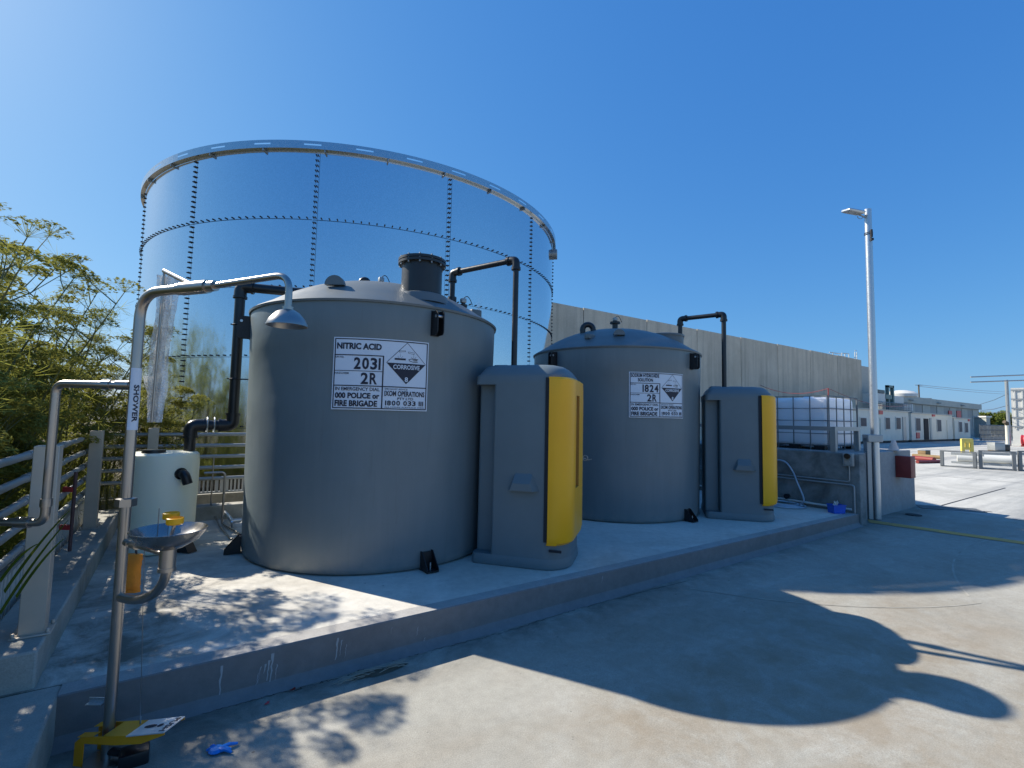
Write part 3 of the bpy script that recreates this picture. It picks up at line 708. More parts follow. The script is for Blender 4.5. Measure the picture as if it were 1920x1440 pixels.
def cabinet(T, label):
    c = empty('fill_cabinet', (T.x, T.y, S), AX, label=label, cat='cabinet', group='fill point cabinets beside the tanks')
    HY = .44; X0, X1 = 1.40, 2.37; HT = 2.24 - S
    g = MB()
    # plinth, main body set back on its inner side, overhanging top
    loft(g, [(rrect(X0, X1, HY, .05, .27), .004), (rrect(X0-.003, X1+.004, HY+.004, .05, .27), .02), (rrect(X0, X1+.001, HY+.001, .05, .27), .07), (rrect(X0+.005, X1-.008, HY-.006, .05, .26), .10)])
    loft(g, [(rrect(1.60, X1-.01, HY-.006, .03, .25), .10), (rrect(1.60, X1-.015, HY-.012, .03, .25), 1.775)])
    loft(g, [(rrect(1.40, 1.60, HY-.15, .03, .03), .10), (rrect(1.40, 1.60, HY-.15, .03, .03), 1.775)])
    loft(g, [(rrect(X0+.0, X1-.015, HY-.012, .04, .25), 1.775), (rrect(X0-.0, X1-.015, HY-.010, .06, .25), 1.86), (rrect(X0+.03, X1-.03, HY-.02, .06, .24), 1.885),
             (rrect(X0+.05, X1-.07, HY-.06, .08, .22), HT-.05), (rrect(X0+.08, X1-.11, HY-.10, .08, .20), HT-.015), (rrect(X0+.12, X1-.18, HY-.15, .08, .16), HT)])
    body = g.build('cabinet_body', M['cab'], c, ang=28)
    g = MB(); g.bev((1.50, -.16, HT-.02), (1.66, .16, HT+.02), .015); g.bev((1.78, -.12, HT-.02), (1.98, .12, HT+.018), .01); g.build('lid_boss', M['cab'], body)
    # door surround (dark gap) and door wrapped round the front corners
    def shell(x0, x1, hy, r, z0, z1, th, n_=9):
        out = [(x0, -hy)]
        for k in range(n_+1):
            t = R_(-90+90*k/n_); out.append((x1-r+r*math.cos(t), -hy+r+r*math.sin(t)))
        for k in range(n_+1):
            t = R_(0+90*k/n_); out.append((x1-r+r*math.cos(t), hy-r+r*math.sin(t)))
        out.append((x0, hy)); return out
    g = MB(); o_ = shell(2.135, X1+.004, HY+.0, .22, 0, 0, 0); loft(g, [(o_, .262), (o_, 1.845)]); g.build('door_seal', M['cabdark'], c, ang=28)
    # door with a real vertical slot at its front face
    o1 = shell(2.175, X1+.035, HY+.018, .22, 0, 0, 0, 8)
    zs = [.235, .26, .31, .76, .80, 1.64, 1.68, 1.83, 1.85]; ins = [.045, .012, 0, 0, 0, 0, 0, .004, .03]
    pts = []
    k = len(o1)
    # densify front face (between corner arcs) for the slot
    i0 = 9; fr = [(o1[i0][0], o1[i0][1] + (o1[i0+1][1]-o1[i0][1])*q_) for q_ in (0, .04, .09, .40, .45, 1)]
    o1 = o1[:i0] + fr + o1[i0+2:]; k = len(o1); sl = i0 + 1
    g = MB(); vs = []
    for z, s_ in zip(zs, ins):
        for x, y in o1:
            vs.append((x - (s_ if x > 2.3 else s_*.3), y*(1 - s_*.6), z - (.035 * (1-(y/HY)**2) if z < .3 and False else 0)))
    fs = []
    for j in range(len(zs)-1):
        for i in range(k-1):
            if 3 <= j <= 5 and sl <= i < sl+3: continue
            fs.append((j*k+i, j*k+i+1, (j+1)*k+i+1, (j+1)*k+i))
    fs += [tuple(range(k))[::-1], tuple((len(zs)-1)*k+i for i in range(k))]
    g.add(vs, fs)
    # recess
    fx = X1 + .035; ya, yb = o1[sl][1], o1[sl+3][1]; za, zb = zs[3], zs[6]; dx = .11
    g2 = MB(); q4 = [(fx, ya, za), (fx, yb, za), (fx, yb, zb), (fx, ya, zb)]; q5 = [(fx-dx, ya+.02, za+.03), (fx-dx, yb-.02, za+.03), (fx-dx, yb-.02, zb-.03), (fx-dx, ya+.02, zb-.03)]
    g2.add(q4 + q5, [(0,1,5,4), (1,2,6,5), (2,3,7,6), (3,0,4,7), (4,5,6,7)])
    g.add([(2.175, -HY-.018, .24), (2.175, HY+.018, .24), (2.175, HY+.018, 1.845), (2.175, -HY-.018, 1.845)], [(0,1,2,3)])
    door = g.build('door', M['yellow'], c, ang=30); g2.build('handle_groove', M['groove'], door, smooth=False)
    g = MB(); g.tube(arc((fx+.02, .30, 1.02), .028, 0, 6.28, (1, 0, 0), (0, 0, 1), 14), .005, 6); g.tube([(fx, .30, 1.02), (fx+.05, .30, 1.0), (fx+.09, .30, 1.01)], .006, 6)
    g.build('padlock', M['galvd'], door)
    # hooded vent on each flank
    for s_ in (-1, 1):
        g = MB(); yb_ = s_*(HY-.012)
        cx = 1.93; z0 = .74
        vs = [(cx-.16, yb_, z0), (cx+.16, yb_, z0), (cx-.085, yb_, z0+.165), (cx+.085, yb_, z0+.165),
              (cx-.125, yb_+s_*.075, z0), (cx+.105, yb_+s_*.075, z0), (cx-.10, yb_+s_*.075, z0+.07), (cx+.08, yb_+s_*.075, z0+.07)]
        g.add(vs, [(4,5,7,6), (6,7,3,2), (0,4,6,2), (5,1,3,7), (0,1,5,4)]); g.build('vent_hood', M['cab'], body, ang=20)
    # foot recess under the door and the small slot
    g = MB(); g.bb((2.19, -HY-.001, .175), (2.31, -HY+.02, .195)); g.build('slot', M['cabdark'], body, smooth=False)
    g = MB(); g.bev((2.0, HY-.05, .0+.004), (2.25, HY+.10, .09), .03); g.bev((1.95, HY-.02, .20), (2.3, HY+.03, .32), .02); g.build('foot', M['cab'], body)
    return c
cabinet(T1, 'grey cabinet with yellow door beside the nitric acid tank, the nearer one')
cabinet(T2, 'grey cabinet with yellow door beside the sodium hydroxide tank, the farther one')
def cabp(T, x, y, z):
    v_ = Matrix.Rotation(AX, 3, 'Z') @ Vector((x, y, 0)); return Vector((T.x + v_.x, T.y + v_.y, z))

# -------------------- black pipework
def fitting(g, a, b, r): g.cyl(a, b, r, 16)
def fill_pipe(label, top, rooff, down, base_z, end_z, r=.032):
    t = empty('fill_pipe', tuple(rooff), label=label, cat='pipe', group='black fill pipes from roof to cabinet')
    o = Vector(rooff); q0 = Vector((rooff[0], rooff[1], base_z)); q1 = Vector((rooff[0], rooff[1], top[0])); q2 = Vector((down[0], down[1], top[1])); q3 = Vector((down[0], down[1], end_z))
    g = MB(); g.tube([q0, q1], r, 16)
    g.tube([q1, q2], r, 16); g.tube([q2, q3], r, 16); g.v = [tuple(Vector(p) - o) for p in g.v]; g.build('pipe_run', M['black'], t)
    for q_, n1, n2 in ((q1, q0, q2), (q2, q1, q3)):
        d1 = (n1-q_).normalized(); d2 = (n2-q_).normalized(); g = MB()
        g.tube(bend([q_ + d1*.10, q_, q_ + d2*.10], .06), r + .012, 16); g.cyl(q_ + d1*.085, q_ + d1*.115, r + .02, 16); g.cyl(q_ + d2*.085, q_ + d2*.115, r + .02, 16)
        g.v = [tuple(Vector(p) - o) for p in g.v]; g.build('elbow', M['black'], t)
    g = MB(); g.cyl(q0 + Vector((0,0,.12)), q0 + Vector((0,0,.20)), r + .022, 16); g.cyl(q0 + Vector((0,0,.0)), q0 + Vector((0,0,.05)), r + .022, 16)
    g.v = [tuple(Vector(p) - o) for p in g.v]; g.build('union', M['chim'], t)
    return t
dn1 = cabp(T1, 1.70, -.02, 0)
fill_pipe('black elbowed fill pipe from the nitric acid tank roof down into the nearer cabinet', (3.43, 3.43), (2.64, 5.16, 3.0), (2.965, 4.29), 2.93, 2.2)
q = PD(1360, 600, 1); dn2 = cabp(T2, 1.72, -.02, 0)
rz_ = PH(1278, 610, (6.85, 5.30)); 
fill_pipe('black elbowed fill pipe from the sodium hydroxide tank roof into the farther cabinet', (3.43, 3.43), (T2.x+.86, T2.y-.68, 3.0), (dn2.x, dn2.y), 2.95, 2.2, .036)
# overflow pipe from tank one to the small white tank
ov = empty('overflow_pipe', (.1, 6.43, 1.2), label='thick black overflow pipe with two elbows from tank roof to small white tank', cat='pipe'); oo = Vector((.1, 6.43, 1.2))
def obuild(g, name, mat): g.v = [tuple(Vector(p) - oo) for p in g.v]; return g.build(name, mat, ov)
Y_ = 6.40
p0 = Vector((.125, Y_, 1.20)); p1 = PW(352, 797, Y_); p2 = PW(436, 795, Y_); p3 = PW(447, 537, Y_); p1.x = .125
zt_ = p3.z; p3 = Vector((p2.x, Y_, zt_)); p4 = Vector((1.35, 6.1, zt_ - .02)); p5 = Vector((1.35, 6.1, 2.95))
p2 = Vector((p2.x, Y_, p1.z))
g = MB(); g.tube([p0, p1], .055, 18); g.tube([p1, p2], .055, 18); g.tube([p2, p3], .055, 18); g.tube([p3, p4, p5], .055, 18); obuild(g, 'pipe_run', M['black'])
for q_, n1, n2 in ((p1, p0, p2), (p2, p1, p3), (p3, p2, p4)):
    d1 = (n1-q_).normalized(); d2 = (n2-q_).normalized(); g = MB()
    g.tube(bend([q_ + d1*.13, q_, q_ + d2*.13], .1), .068, 18); g.cyl(q_ + d1*.115, q_ + d1*.14, .076, 18); g.cyl(q_ + d2*.115, q_ + d2*.14, .076, 18); obuild(g, 'elbow', M['black'])
for f_ in (.38, .55):
    c_ = p1.lerp(p2, f_); g = MB(); g.tube(arc(c_, .085, 0, 2*math.pi, (0, 1, 0), (0, 0, 1), 20), .008, 8); obuild(g, 'hose_clamp', M['galv'])
for f_ in (.33, .72):
    c_ = p2.lerp(p3, f_); g = MB(); g.tube(arc(c_, .06, 0, 2*math.pi, (0, 1, 0), (1, 0, 0), 20), .008, 8); g.tube([c_ - Vector((.08, 0, 0)), c_ + Vector((.34, -.1, 0))], .008, 6); obuild(g, 'pipe_clip', M['blackm'])

# -------------------- small white tank
wt = empty('dosing_tank', (-.09, 6.35, S), label='small milky white plastic tank standing behind the emergency shower', cat='plastic tank')
g = MB(); g.lathe([(0, .004), (.29, .004), (.308, .02), (.312, .5), (.318, .56), (.318, .93), (.31, .985), (.29, 1.005), (0, 1.02)], seg=64); g.build('tank_wall', M['milk'], wt)
g = MB(); Mx = Matrix.Rotation(R_(-125), 3, 'Z')
c_ = Mx @ Vector((.16, 0, 0)); g.lathe([(.0, 1.045), (.10, 1.04), (.105, 1.0), (.105, .985)], (c_.x, c_.y, 0), 24); g.build('screw_lid', M['black'], wt)
g = MB(); a = R_(-62); d = Vector((math.cos(a), math.sin(a), 0)); b0 = d*.30 + Vector((0, 0, .80))
g.tube(bend([b0, b0 + d*.09 , b0 + d*.09 + Vector((.03, 0, -.10))], .05), .045, 16); g.cyl(b0, b0 + d*.03, .06, 16); g.build('overflow_elbow', M['black'], wt)
g = MB(); a = R_(-50); d = Vector((math.cos(a), math.sin(a), 0)); b0 = d*.30 + Vector((0, 0, .05))
g.prism([(0, 0), (.16, 0), (0, .22)], -.05, .05, M4=Matrix.Translation(b0 - Vector((0, 0, .045))) @ Matrix.Rotation(a, 4, 'Z') @ Matrix.Rotation(R_(90), 4, 'X')); g.build('foot_bracket', M['blackm'], wt, smooth=False)

# -------------------- emergency shower and eyewash (on the road in front of the kerb)
SP = PZ(200, 1425, 0); SH = 2.31
sh = empty('emergency_shower', (SP.x, SP.y, 0), label='stainless emergency shower and eyewash stand with yellow foot treadle', cat='emergency shower')
def sb(g, name, mat, parent=None, **k):
    g.v = [tuple(Vector(p) - Vector((SP.x, SP.y, 0))) for p in g.v]; return g.build(name, mat, parent or sh, **k)
def above(z): return Vector((SP.x, SP.y, z))
hd = PD(541, 560, 2.18); hd.z = 2.19
armdir = Vector((hd.x - SP.x, hd.y - SP.y, 0)); L_ = armdir.length; armdir.normalize()
zA = 2.305
g = MB()
pts = [above(.0), above(1.0), above(2.0)] + bend([above(2.02), above(zA), above(zA) + armdir*.34], .17, 10)[1:]
g.tube(pts, .0245, 20); g.cyl(above(0), above(.012), .09, 24); sb(g, 'pole', M['steel'])
g = MB(); e0 = above(zA) + armdir*.30; g.cyl(e0, e0 + armdir*.17, .033, 18); g.cyl(e0 + armdir*.17, e0 + armdir*.22, .026, 18); g.cyl(e0 - armdir*.03, e0, .03, 18); sb(g, 'shower_valve', M['steel'])
g = MB(); a_ = e0 + armdir*.2; b_ = above(zA + .015) + armdir*(L_ - .06)
b_ = Vector((hd.x, hd.y, zA + .02)) 
g.tube(bend([a_, b_, Vector((hd.x, hd.y, 2.16))], .09, 10), .0155, 18); g.cyl(Vector((hd.x, hd.y, 2.14)), Vector((hd.x, hd.y, 2.175)), .024, 16); sb(g, 'shower_arm', M['steel'])
g = MB(); g.lathe([(.012, 2.165), (.03, 2.16), (.05, 2.148), (.076, 2.118), (.086, 2.095), (.087, 2.088), (.083, 2.088), (.07, 2.106), (.04, 2.12), (0, 2.122)], (hd.x, hd.y, 0), 48); sb(g, 'shower_head', M['steel'])
# nut on the pole
zn = PH(228, 942, SP).z; g = MB(); g.lathe([(.027, zn-.022), (.046, zn-.02), (.046, zn+.018), (.027, zn+.022)], (SP.x, SP.y, 0), 6); sb(g, 'union_nut', M['steel'], smooth=False)
# vertical text strip
g = MB(); z0_, z1_ = PH(238, 806, SP).z, PH(247, 690, SP).z; av = math.atan2(-SP.y, -SP.x) + .45
g.lathe([(.0262, z0_), (.0262, z1_)], (SP.x, SP.y, 0), 16, a0=av-1.25, a1=av+1.25); st = sb(g, 'label_strip', M['white'])
V, Fc = text_mesh('SHOWER', .03); g = MB(); hz = (z1_-z0_)*.6
g.add([(SP.x + .0284*math.cos(av - .1 + (y-.5)*.85), SP.y + .0284*math.sin(av - .1 + (y-.5)*.85), z0_ + .04 + (1-x)*hz) for x, y in V], Fc); sb(g, 'lettering', M['ink'], st, smooth=False)
# eyewash
bc = PD(318, 993, 2.22); zr = bc.z
bowl = MB(); bowl.lathe([(.025, zr-.085), (.06, zr-.08), (.12, zr-.045), (.145, zr-.012), (.153, zr+.002), (.150, zr+.004), (.138, zr-.01), (.11, zr-.04), (.05, zr-.068), (0, zr-.07)], (bc.x, bc.y, 0), 56); sb(bowl, 'eyewash_bowl', M['bowl'])
g = MB(); g.cyl((bc.x, bc.y, zr-.17), (bc.x, bc.y, zr-.075), .033, 20); g.cyl((bc.x, bc.y, zr-.185), (bc.x, bc.y, zr-.168), .036, 20)
za = PH(224, 1118, SP).z; bd_ = Vector((bc.x-SP.x, bc.y-SP.y, 0)); bl = bd_.length; bd_.normalize()
pts = [above(za) + bd_*.02] + [above(za) + bd_*(bl*math.sin(t)) + Vector((0, 0, (zr-.17-za)*(1-math.cos(t)))) for t in [R_(5+85*i/14) for i in range(15)]]
g.tube(pts, .021, 18); sb(g, 'bowl_arm', M['steel'])
zv = zr - .115; g = MB(); a_ = above(zv + .0) + bd_*.03; b_ = Vector((bc.x, bc.y, zv)) - bd_*.03
g.cyl(a_, b_, .011, 12); g.cyl(a_.lerp(b_, .18), a_.lerp(b_, .32), .019, 12); g.cyl(a_.lerp(b_, .0), a_.lerp(b_, .08), .016, 12); vv = sb(g, 'eyewash_valve', M['steel'])
g = MB(); c_ = a_.lerp(b_, .62) + Vector((0, 0, .035)); g.tube([a_.lerp(b_, .45) + Vector((0,0,.035)), c_, a_.lerp(b_, .75) + Vector((0,0,.04))], [.012, .006, .008], 8); sb(g, 'valve_handle', M['yellowm'], vv)
g = MB(); c_ = a_.lerp(b_, .80); g.cyl(c_, c_ + Vector((0, 0, .20)), .0025, 6); sb(g, 'pull_rod', M['steel'], vv)
for (px_, py_, dr) in ((321, 968, .04), (328, 978, -.05)):
    c_ = PD(px_, py_, 2.22 + dr); g = MB(); g.lathe([(0, -.012), (.03, -.012), (.034, -.008), (.034, .016), (.03, .018), (.028, .006), (0, .006)], c_, 20)
    nz = sb(g, 'spray_nozzle', M['yellow'])
    g = MB(); g.tube([c_ - Vector((0,0,.012)), Vector((bc.x, bc.y, zr-.066))], .008, 8); sb(g, 'nozzle_stem', M['steel'], nz)
# treadle
tdir = PD(312, 1348, 2.2) - PD(200, 1392, 2.35); ta = PH(196, 1405, SP); tz = .10
t0_ = PD(188, 1402, 2.40); t1_ = PD(312, 1372, 2.36)
zt0 = PH(196, 1372, SP).z
fw = Vector((t1_.x - t0_.x, t1_.y - t0_.y, 0)).normalized(); sd = Vector((-fw.y, fw.x, 0))
base_ = above(zt0 + .0)
def tp(x, y, z): return base_ + fw*x*.98 + sd*y*1.1 + Vector((0, 0, z*1.05))
Lt = .36; slope = .055
g = MB()
def plate(poly, y0_, th, mi=0):
    k = len(poly); vs = [tp(x, y0_, z) for x, z in poly] + [tp(x, y0_+th, z) for x, z in poly]
    g.add(vs, [tuple(range(k))[::-1], tuple(range(k, 2*k))] + [(i, (i+1) % k, (i+1) % k + k, i+k) for i in range(k)], mi)
for yy in (-.055, .052): plate([(-.12, -.34), (-.075, -.34), (-.07, -.03), (.10, -.02), (.24, .0), (Lt, slope-.006), (Lt, slope+.006), (.18, .03), (-.09, -.005), (-.12, -.03)], yy, .004)
vs = [tp(.03, -.052, .012), tp(.17, -.052, .028), tp(.17, .052, .028), tp(.03, .052, .012)]; g.add(vs, [(0,1,2,3)]); vs = [tp(.03, -.055, .009), tp(.17, -.055, .025), tp(.17, .055, .025), tp(.03, .055, .009)]; g.add(vs, [(3,2,1,0)])
vs = [tp(-.11, -.055, -.006), tp(-.02, -.055, .006), tp(-.02, -.02, .006), tp(-.11, -.02, -.006)]; g.add(vs, [(0,1,2,3)])
vs = [tp(-.11, .02, -.006), tp(-.02, .02, .006), tp(-.02, .056, .006), tp(-.11, .056, -.006)]; g.add(vs, [(0,1,2,3)])
td = sb(g, 'foot_treadle', M['yellowm'], smooth=False)
g = MB(); A_ = tp(.165, -.062, .031); B_ = tp(Lt+.005, -.062, slope+.012); dn = Vector((0, 0, -.005)); Wd = sd*.124
g.add([A_, B_, B_+Wd, A_+Wd, A_+dn, B_+dn, B_+Wd+dn, A_+Wd+dn], [(0,1,2,3), (7,6,5,4), (0,4,5,1), (1,5,6,2), (2,6,7,3), (3,7,4,0)]); tpv = sb(g, 'tread_plate', M['platem'], td, smooth=False)
g = MB(); V, Fc = text_mesh('PUSH', .02); up = Vector((0, 0, .0015)); ex = (B_-A_); 
g.add([A_ + up + ex*(.80 + .16*y) + Wd*(.92 - .84*x) for x, y in V][:], Fc)
for cx_, rx_, cy_ in ((.36, .17, .5), (.62, .07, .5)):
    k = 14; g.add([A_ + up + ex*(cx_ + rx_*math.cos(2*math.pi*i/k)) + Wd*(cy_ + .11*math.sin(2*math.pi*i/k)) for i in range(k)], [tuple(range(k))])
sb(g, 'lettering', M['ink'], tpv, smooth=False)
g = MB(); c_ = tp(.15, .02, .03); g.cyl(c_, Vector((a_.lerp(b_, .5).x, a_.lerp(b_, .5).y, zv)), .0016, 5); g.cyl(c_, c_ + Vector((0,0,.035)), .004, 6); sb(g, 'pull_wire', M['steel'])
g = MB(); c_ = above(PH(200, 1320, SP).z); d_ = -R0; g.box(c_ + d_*.07, (.075, .045, .004), -YAW); g.box(c_ + d_*.07 + Vector((0,0,.012)) , (.075, .004, .026), -YAW); sb(g, 'lug_plate', M['galv'], smooth=False)
# supply pipe
g = MB(); D0 = (SP).dot(F0) if False else 2.48
zS = PH(243, 722, SP).z; a_ = above(zS); lf = -R0
qa = a_ + lf*.40; g.tube(bend([a_, qa, qa - Vector((0, 0, .70)), qa - Vector((0, 0, .70)) + lf*.6], .05, 8), .020, 16)
g.cyl(a_ + lf*.02, a_ + lf*.09, .025, 16); g.cyl(a_ + lf*.12, a_ + lf*.16, .025, 16); g.cyl(qa - Vector((0,0,.58)), qa - Vector((0,0,.62)), .025, 14); g.cyl(qa - Vector((0,0,.70)) + lf*.07, qa - Vector((0,0,.70)) + lf*.14, .027, 14)
sb(g, 'supply_pipe', M['steel'])
# triangle pull handle with wrap
vt = above(zA) + armdir*.40; ht = PD(308, 508, 2.62); ht2 = ht.copy(); dnz = ht.z - PH(288, 792, ht).z
g = MB(); g.tube(bend([vt, ht, ht - Vector((0, 0, dnz))], .02, 5), [.011]*99, 10) if False else g.tube([vt, ht], .012, 10); g.tube([ht, ht + Vector((-.008, .0, -dnz))], .006, 8)
ph = sb(g, 'pull_handle', M['steel'])
g = MB(); rr_ = random.Random(5)
def wrap(g, c0, c1, w0, w1, n_=26, am=.012):
    ax_ = R0; pts = []; 
    for i in range(n_+1):
        t = i/n_; c_ = c0.lerp(c1, t); w_ = w0 + (w1-w0)*t
        row = [c_ + ax_*(w_*s_/4) + F0*(am*math.sin(s_*1.7+i*.35) + rr_.uniform(-.004, .004) + .018*(1-abs(s_)/4)) for s_ in range(-4, 5)]
        pts += row
    g.add(pts, [(i*9+j, i*9+j+1, (i+1)*9+j+1, (i+1)*9+j) for i in range(n_) for j in range(8)])
wrap(g, ht - Vector((0,0,.02)), ht - Vector((0, 0, dnz)) , .036, .042)
wrap(g, ht - Vector((0,0,.03)) + F0*.02 + R0*.02, ht - Vector((0, 0, dnz*.98)) + F0*.02, .05, .03)
wrap(g, PD(282, 705, 2.60), PD(284, 790, 2.6), .035, .018, 12)
sb(g, 'bubble_wrap', M['film'], ph, ang=80)

# orange bag hanging behind the pole
bgp = PD(243, 1074, 2.62)
g = MB(); n_ = 14; rr_ = random.Random(9); vs = []
for i in range(n_+1):
    t = i/n_; hw = .066*(1 - .18*math.sin(t*math.pi*.9)) ; th_ = .03*math.sin(min(1, t*3+.25)*math.pi/2)*(1 if t < .9 else .6)
    for k in range(16):
        a = 2*math.pi*k/16; vs.append(bgp + R0*(hw*math.copysign(abs(math.cos(a))**.5, math.cos(a))) + F0*(th_*math.sin(a)) + Vector((0, 0, .10-.20*t)) + R0*rr_.uniform(-.003, .003))
g.add(vs, [(i*16+k, i*16+(k+1)%16, (i+1)*16+(k+1)%16, (i+1)*16+k) for i in range(n_) for k in range(16)] + [tuple(range(16)), tuple(n_*16+k for k in range(16))])
ob = empty('tool_bag', tuple(bgp), label='orange cloth bag hanging behind the shower pole below the eyewash bowl', cat='bag')
g.v = [tuple(Vector(p)-bgp) for p in g.v]; g.build('bag_body', M['orange'], ob)
g = MB(); g.tube(arc((0, 0, .10), .03, 0, math.pi, R0, (0, 0, 1.8), 10), .005, 6); g.tube(arc((0, .03, .10), .025, 0, math.pi, R0, (0, 0, 1.7), 10), .005, 6); g.build('handle', M['black'], ob)

# -------------------- stainless posts and pipe rails
def rails(name, label, posts, runs, post_w=.11):
    o = empty(name, (posts[0][0], posts[0][1], .44), label=label, cat='railing'); of = Vector((posts[0][0], posts[0][1], .44))
    for (x, y, zt) in posts:
        g = MB(); g.bb((x-post_w/2, y-post_w/2, .443), (x+post_w/2, y+post_w/2, zt)); g.bb((x-.085, y-.085, .443), (x+.085, y+.085, .453))
        for sx in (-1, 1):
            for sy in (-1, 1): g.cyl((x+sx*.07, y+sy*.07, .45), (x+sx*.07, y+sy*.07, .475), .009, 8)
        g.v = [tuple(Vector(p)-of) for p in g.v]; g.build('post', M['post'], o, smooth=True, bevel=.004)
    for a, b in runs:
        a = Vector(a); b = Vector(b); d = (b-a).normalized(); L = (b-a).length; g = MB(); g.tube([a, b], .024, 14)
        s_ = .9
        while s_ < L - .1: g.cyl(a + d*s_, a + d*(s_+.14), .029, 14); s_ += 1.15
        g.v = [tuple(Vector(p)-of) for p in g.v]; g.build('rail', M['galvd'], o)
    return o
rz = []
for ya, yb in ((861, 809), (903, 827), (945, 843), (985, 860), (1026, 879)): rz.append((PU(0, ya, -.80).z, PU(171, yb, -.80).z))
zl = [1.385, 1.235, 1.085, .935, .785]
rails('pipe_railing', 'left pipe railing on two square steel posts beside the bushes', [(-.60, 3.82, 1.485), (-.70, 6.82, 1.468)],
      [((-.80, 2.4, z), (-.80, 7.8, z)) for z in zl])
pb_ = PW(282, 900, 7.77)
rails('pipe_railing', 'back pipe railing behind the small white tank', [(pb_.x, 7.77, 1.47), (3.6, 7.77, 1.47)], [((-.78, 7.84, z), (3.7, 7.84, z)) for z in zl])
# red tagged valves on the railing
vs_ = empty('valve_standpipe', (-.86, 5.2, .3), label='dark rusty standpipe with two red tap handles behind the left posts', cat='valve')
g = MB(); c0 = PU(137, 885, -.74); c1 = PU(124, 1040, -.74); o_ = Vector((-.86, 5.2, .3))
yy = c0.y; g.cyl(Vector((-.72, yy, c1.z)) - o_, Vector((-.72, yy, c0.z)) - o_, .014, 10); g.build('pipe', simple('rusty pipe', (.10, .05, .05), .6), vs_)
for py_ in (919, 990):
    z = PH(122, py_, (-.72, yy)).z; g = MB(); c_ = Vector((-.72, yy, z)) - R0*.05 - o_; g.box(c_, (.10, .03, .045), -YAW); g.build('tap_handle', M['redb'], vs_, smooth=False, bevel=.006)
# slotted cable trays standing outside the bund wall
def tray(name, label, a, b, z0, z1, pitch=.055):
    a = Vector(a); b = Vector(b); d = (b-a).normalized(); nrm = Vector((-d.y, d.x, 0)); L = (b-a).length; o = empty(name, (a.x, a.y, z0), label=label, cat='cable tray'); of = Vector((a.x, a.y, z0))
    g = MB(); ang_ = math.atan2(d.y, d.x)
    for zz in (z0+.012, z1-.012): g.box(a + d*L/2 + Vector((0, 0, zz)), (L, .05, .024), ang_)
    g.v = [tuple(Vector(p)-of) for p in g.v]; g.build('side_rail', M['galvd'], o, smooth=False)
    g = MB(); s_ = .01; k = 0
    while s_ < L:
        wd = pitch*(.45 if k % 9 < 6 else .85); g.box(a + d*(s_+wd/2) + Vector((0, 0, (z0+z1)/2)), (wd, .008, z1-z0-.05), ang_); s_ += pitch*(1 if k % 9 < 6 else 1.3); k += 1
    g.v = [tuple(Vector(p)-of) for p in g.v]; g.build('slotted_face', M['whitep'], o, smooth=False)
tray('cable_tray', 'slotted pale cable tray on edge outside the left bund wall', (-.84, 1.5, 0), (-.84, 7.6, 0), .22, .68, .085)
tray('cable_tray', 'slotted pale cable tray behind the back bund wall, between white tank and grey tank', (-.8, 8.3, 0), (1.5, 8.3, 0), .52, .74, .05)
g = MB(); g.bb((-1.3, 8.36, .16), (1.35, 8.5, .50)); tag(g.build('edge_beam', M['bund'], bevel=.01), 'rough concrete edge beam behind the back bund wall', 'wall')

# thin pipes behind the white tank
tp_ = empty('pipe_loop', (.4, 7.2, S), label='thin bent stainless water pipes between white tank and grey tank', cat='pipe'); of = Vector((.4, 7.2, S))
def tb(g, name, mat): g.v = [tuple(Vector(p)-of) for p in g.v]; return g.build(name, mat, tp_)
Wq = 7.25
g = MB(); A1 = PW(383, 887, Wq); B1 = PW(422, 887, Wq); C1 = PZ(416, 985, S+.03); C1 = Vector((B1.x, Wq, S+.03)); g.tube(bend([A1, Vector((B1.x, Wq, A1.z)), C1], .05), .014, 12); g.tube([C1, Vector((.75, 6.2, S+.02))], .014, 10); tb(g, 'thick_pipe', M['steel'])
g = MB(); A2 = PW(401, 858, 7.6); g.tube(bend([A2, Vector((A2.x, 7.6, S+.25)), PZ(396, 955, S+.06), PZ(412, 985, S+.02), PZ(432, 1010, S+.015), PZ(455, 1012, S+.015)], .05), .009, 10); tb(g, 'thin_pipe', M['steel'])
g = MB(); g.tube([PZ(420, 958, S+.1), PZ(436, 978, S+.08)], [.025]*2, 12); g.cyl(PZ(434, 978, S+.08), PZ(452, 976, S+.08), .022, 12); g.cyl(PZ(435, 978, S+.1), PZ(435, 990, S+.01), .013, 10); tb(g, 'pipe_tee', M['galv'])

# -------------------- right hand wall fittings
WU = 9.196
hs = empty('water_hose', (9.0, 4.6, S), label='pale blue hose hanging from a tap and coiled at the foot of the stained wall', cat='hose'); of = Vector((9.0, 4.6, S))
a_ = PU(1452, 862, WU-.05); b_ = PU(1475, 868, WU-.06); c_ = PU(1495, 905, WU-.10); d_ = PU(1507, 935, WU-.12)
pts = [a_, a_.lerp(b_, .5) + Vector((0,0,.02)), b_, PU(1487, 885, WU-.08), c_, d_, PZ(1500, 945, S+.03)]
cc = PZ(1465, 945, S+.02)
for lp in range(3):
    for k in range(14):
        t = 2*math.pi*k/14 + .4; r = .34 - .05*lp; pts.append(Vector((cc.x + r*math.cos(t), cc.y + r*math.sin(t)*1.1, S + .018 + .012*lp)))
g = MB(); sp = [Vector(p) for p in pts]; sm = []
for i in range(len(sp)-1):
    p0_, p1_, p2_, p3_ = sp[max(i-1, 0)], sp[i], sp[i+1], sp[min(i+2, len(sp)-1)]
    for k in range(5):
        t = k/5; sm.append(.5*((2*p1_) + (p2_-p0_)*t + (2*p0_-5*p1_+4*p2_-p3_)*t*t + (-p0_+3*p1_-3*p2_+p3_)*t**3))
g.tube(sm, .014, 10); g.v = [tuple(Vector(p)-of) for p in g.v]; g.build('hose_pipe', M['hose'], hs)
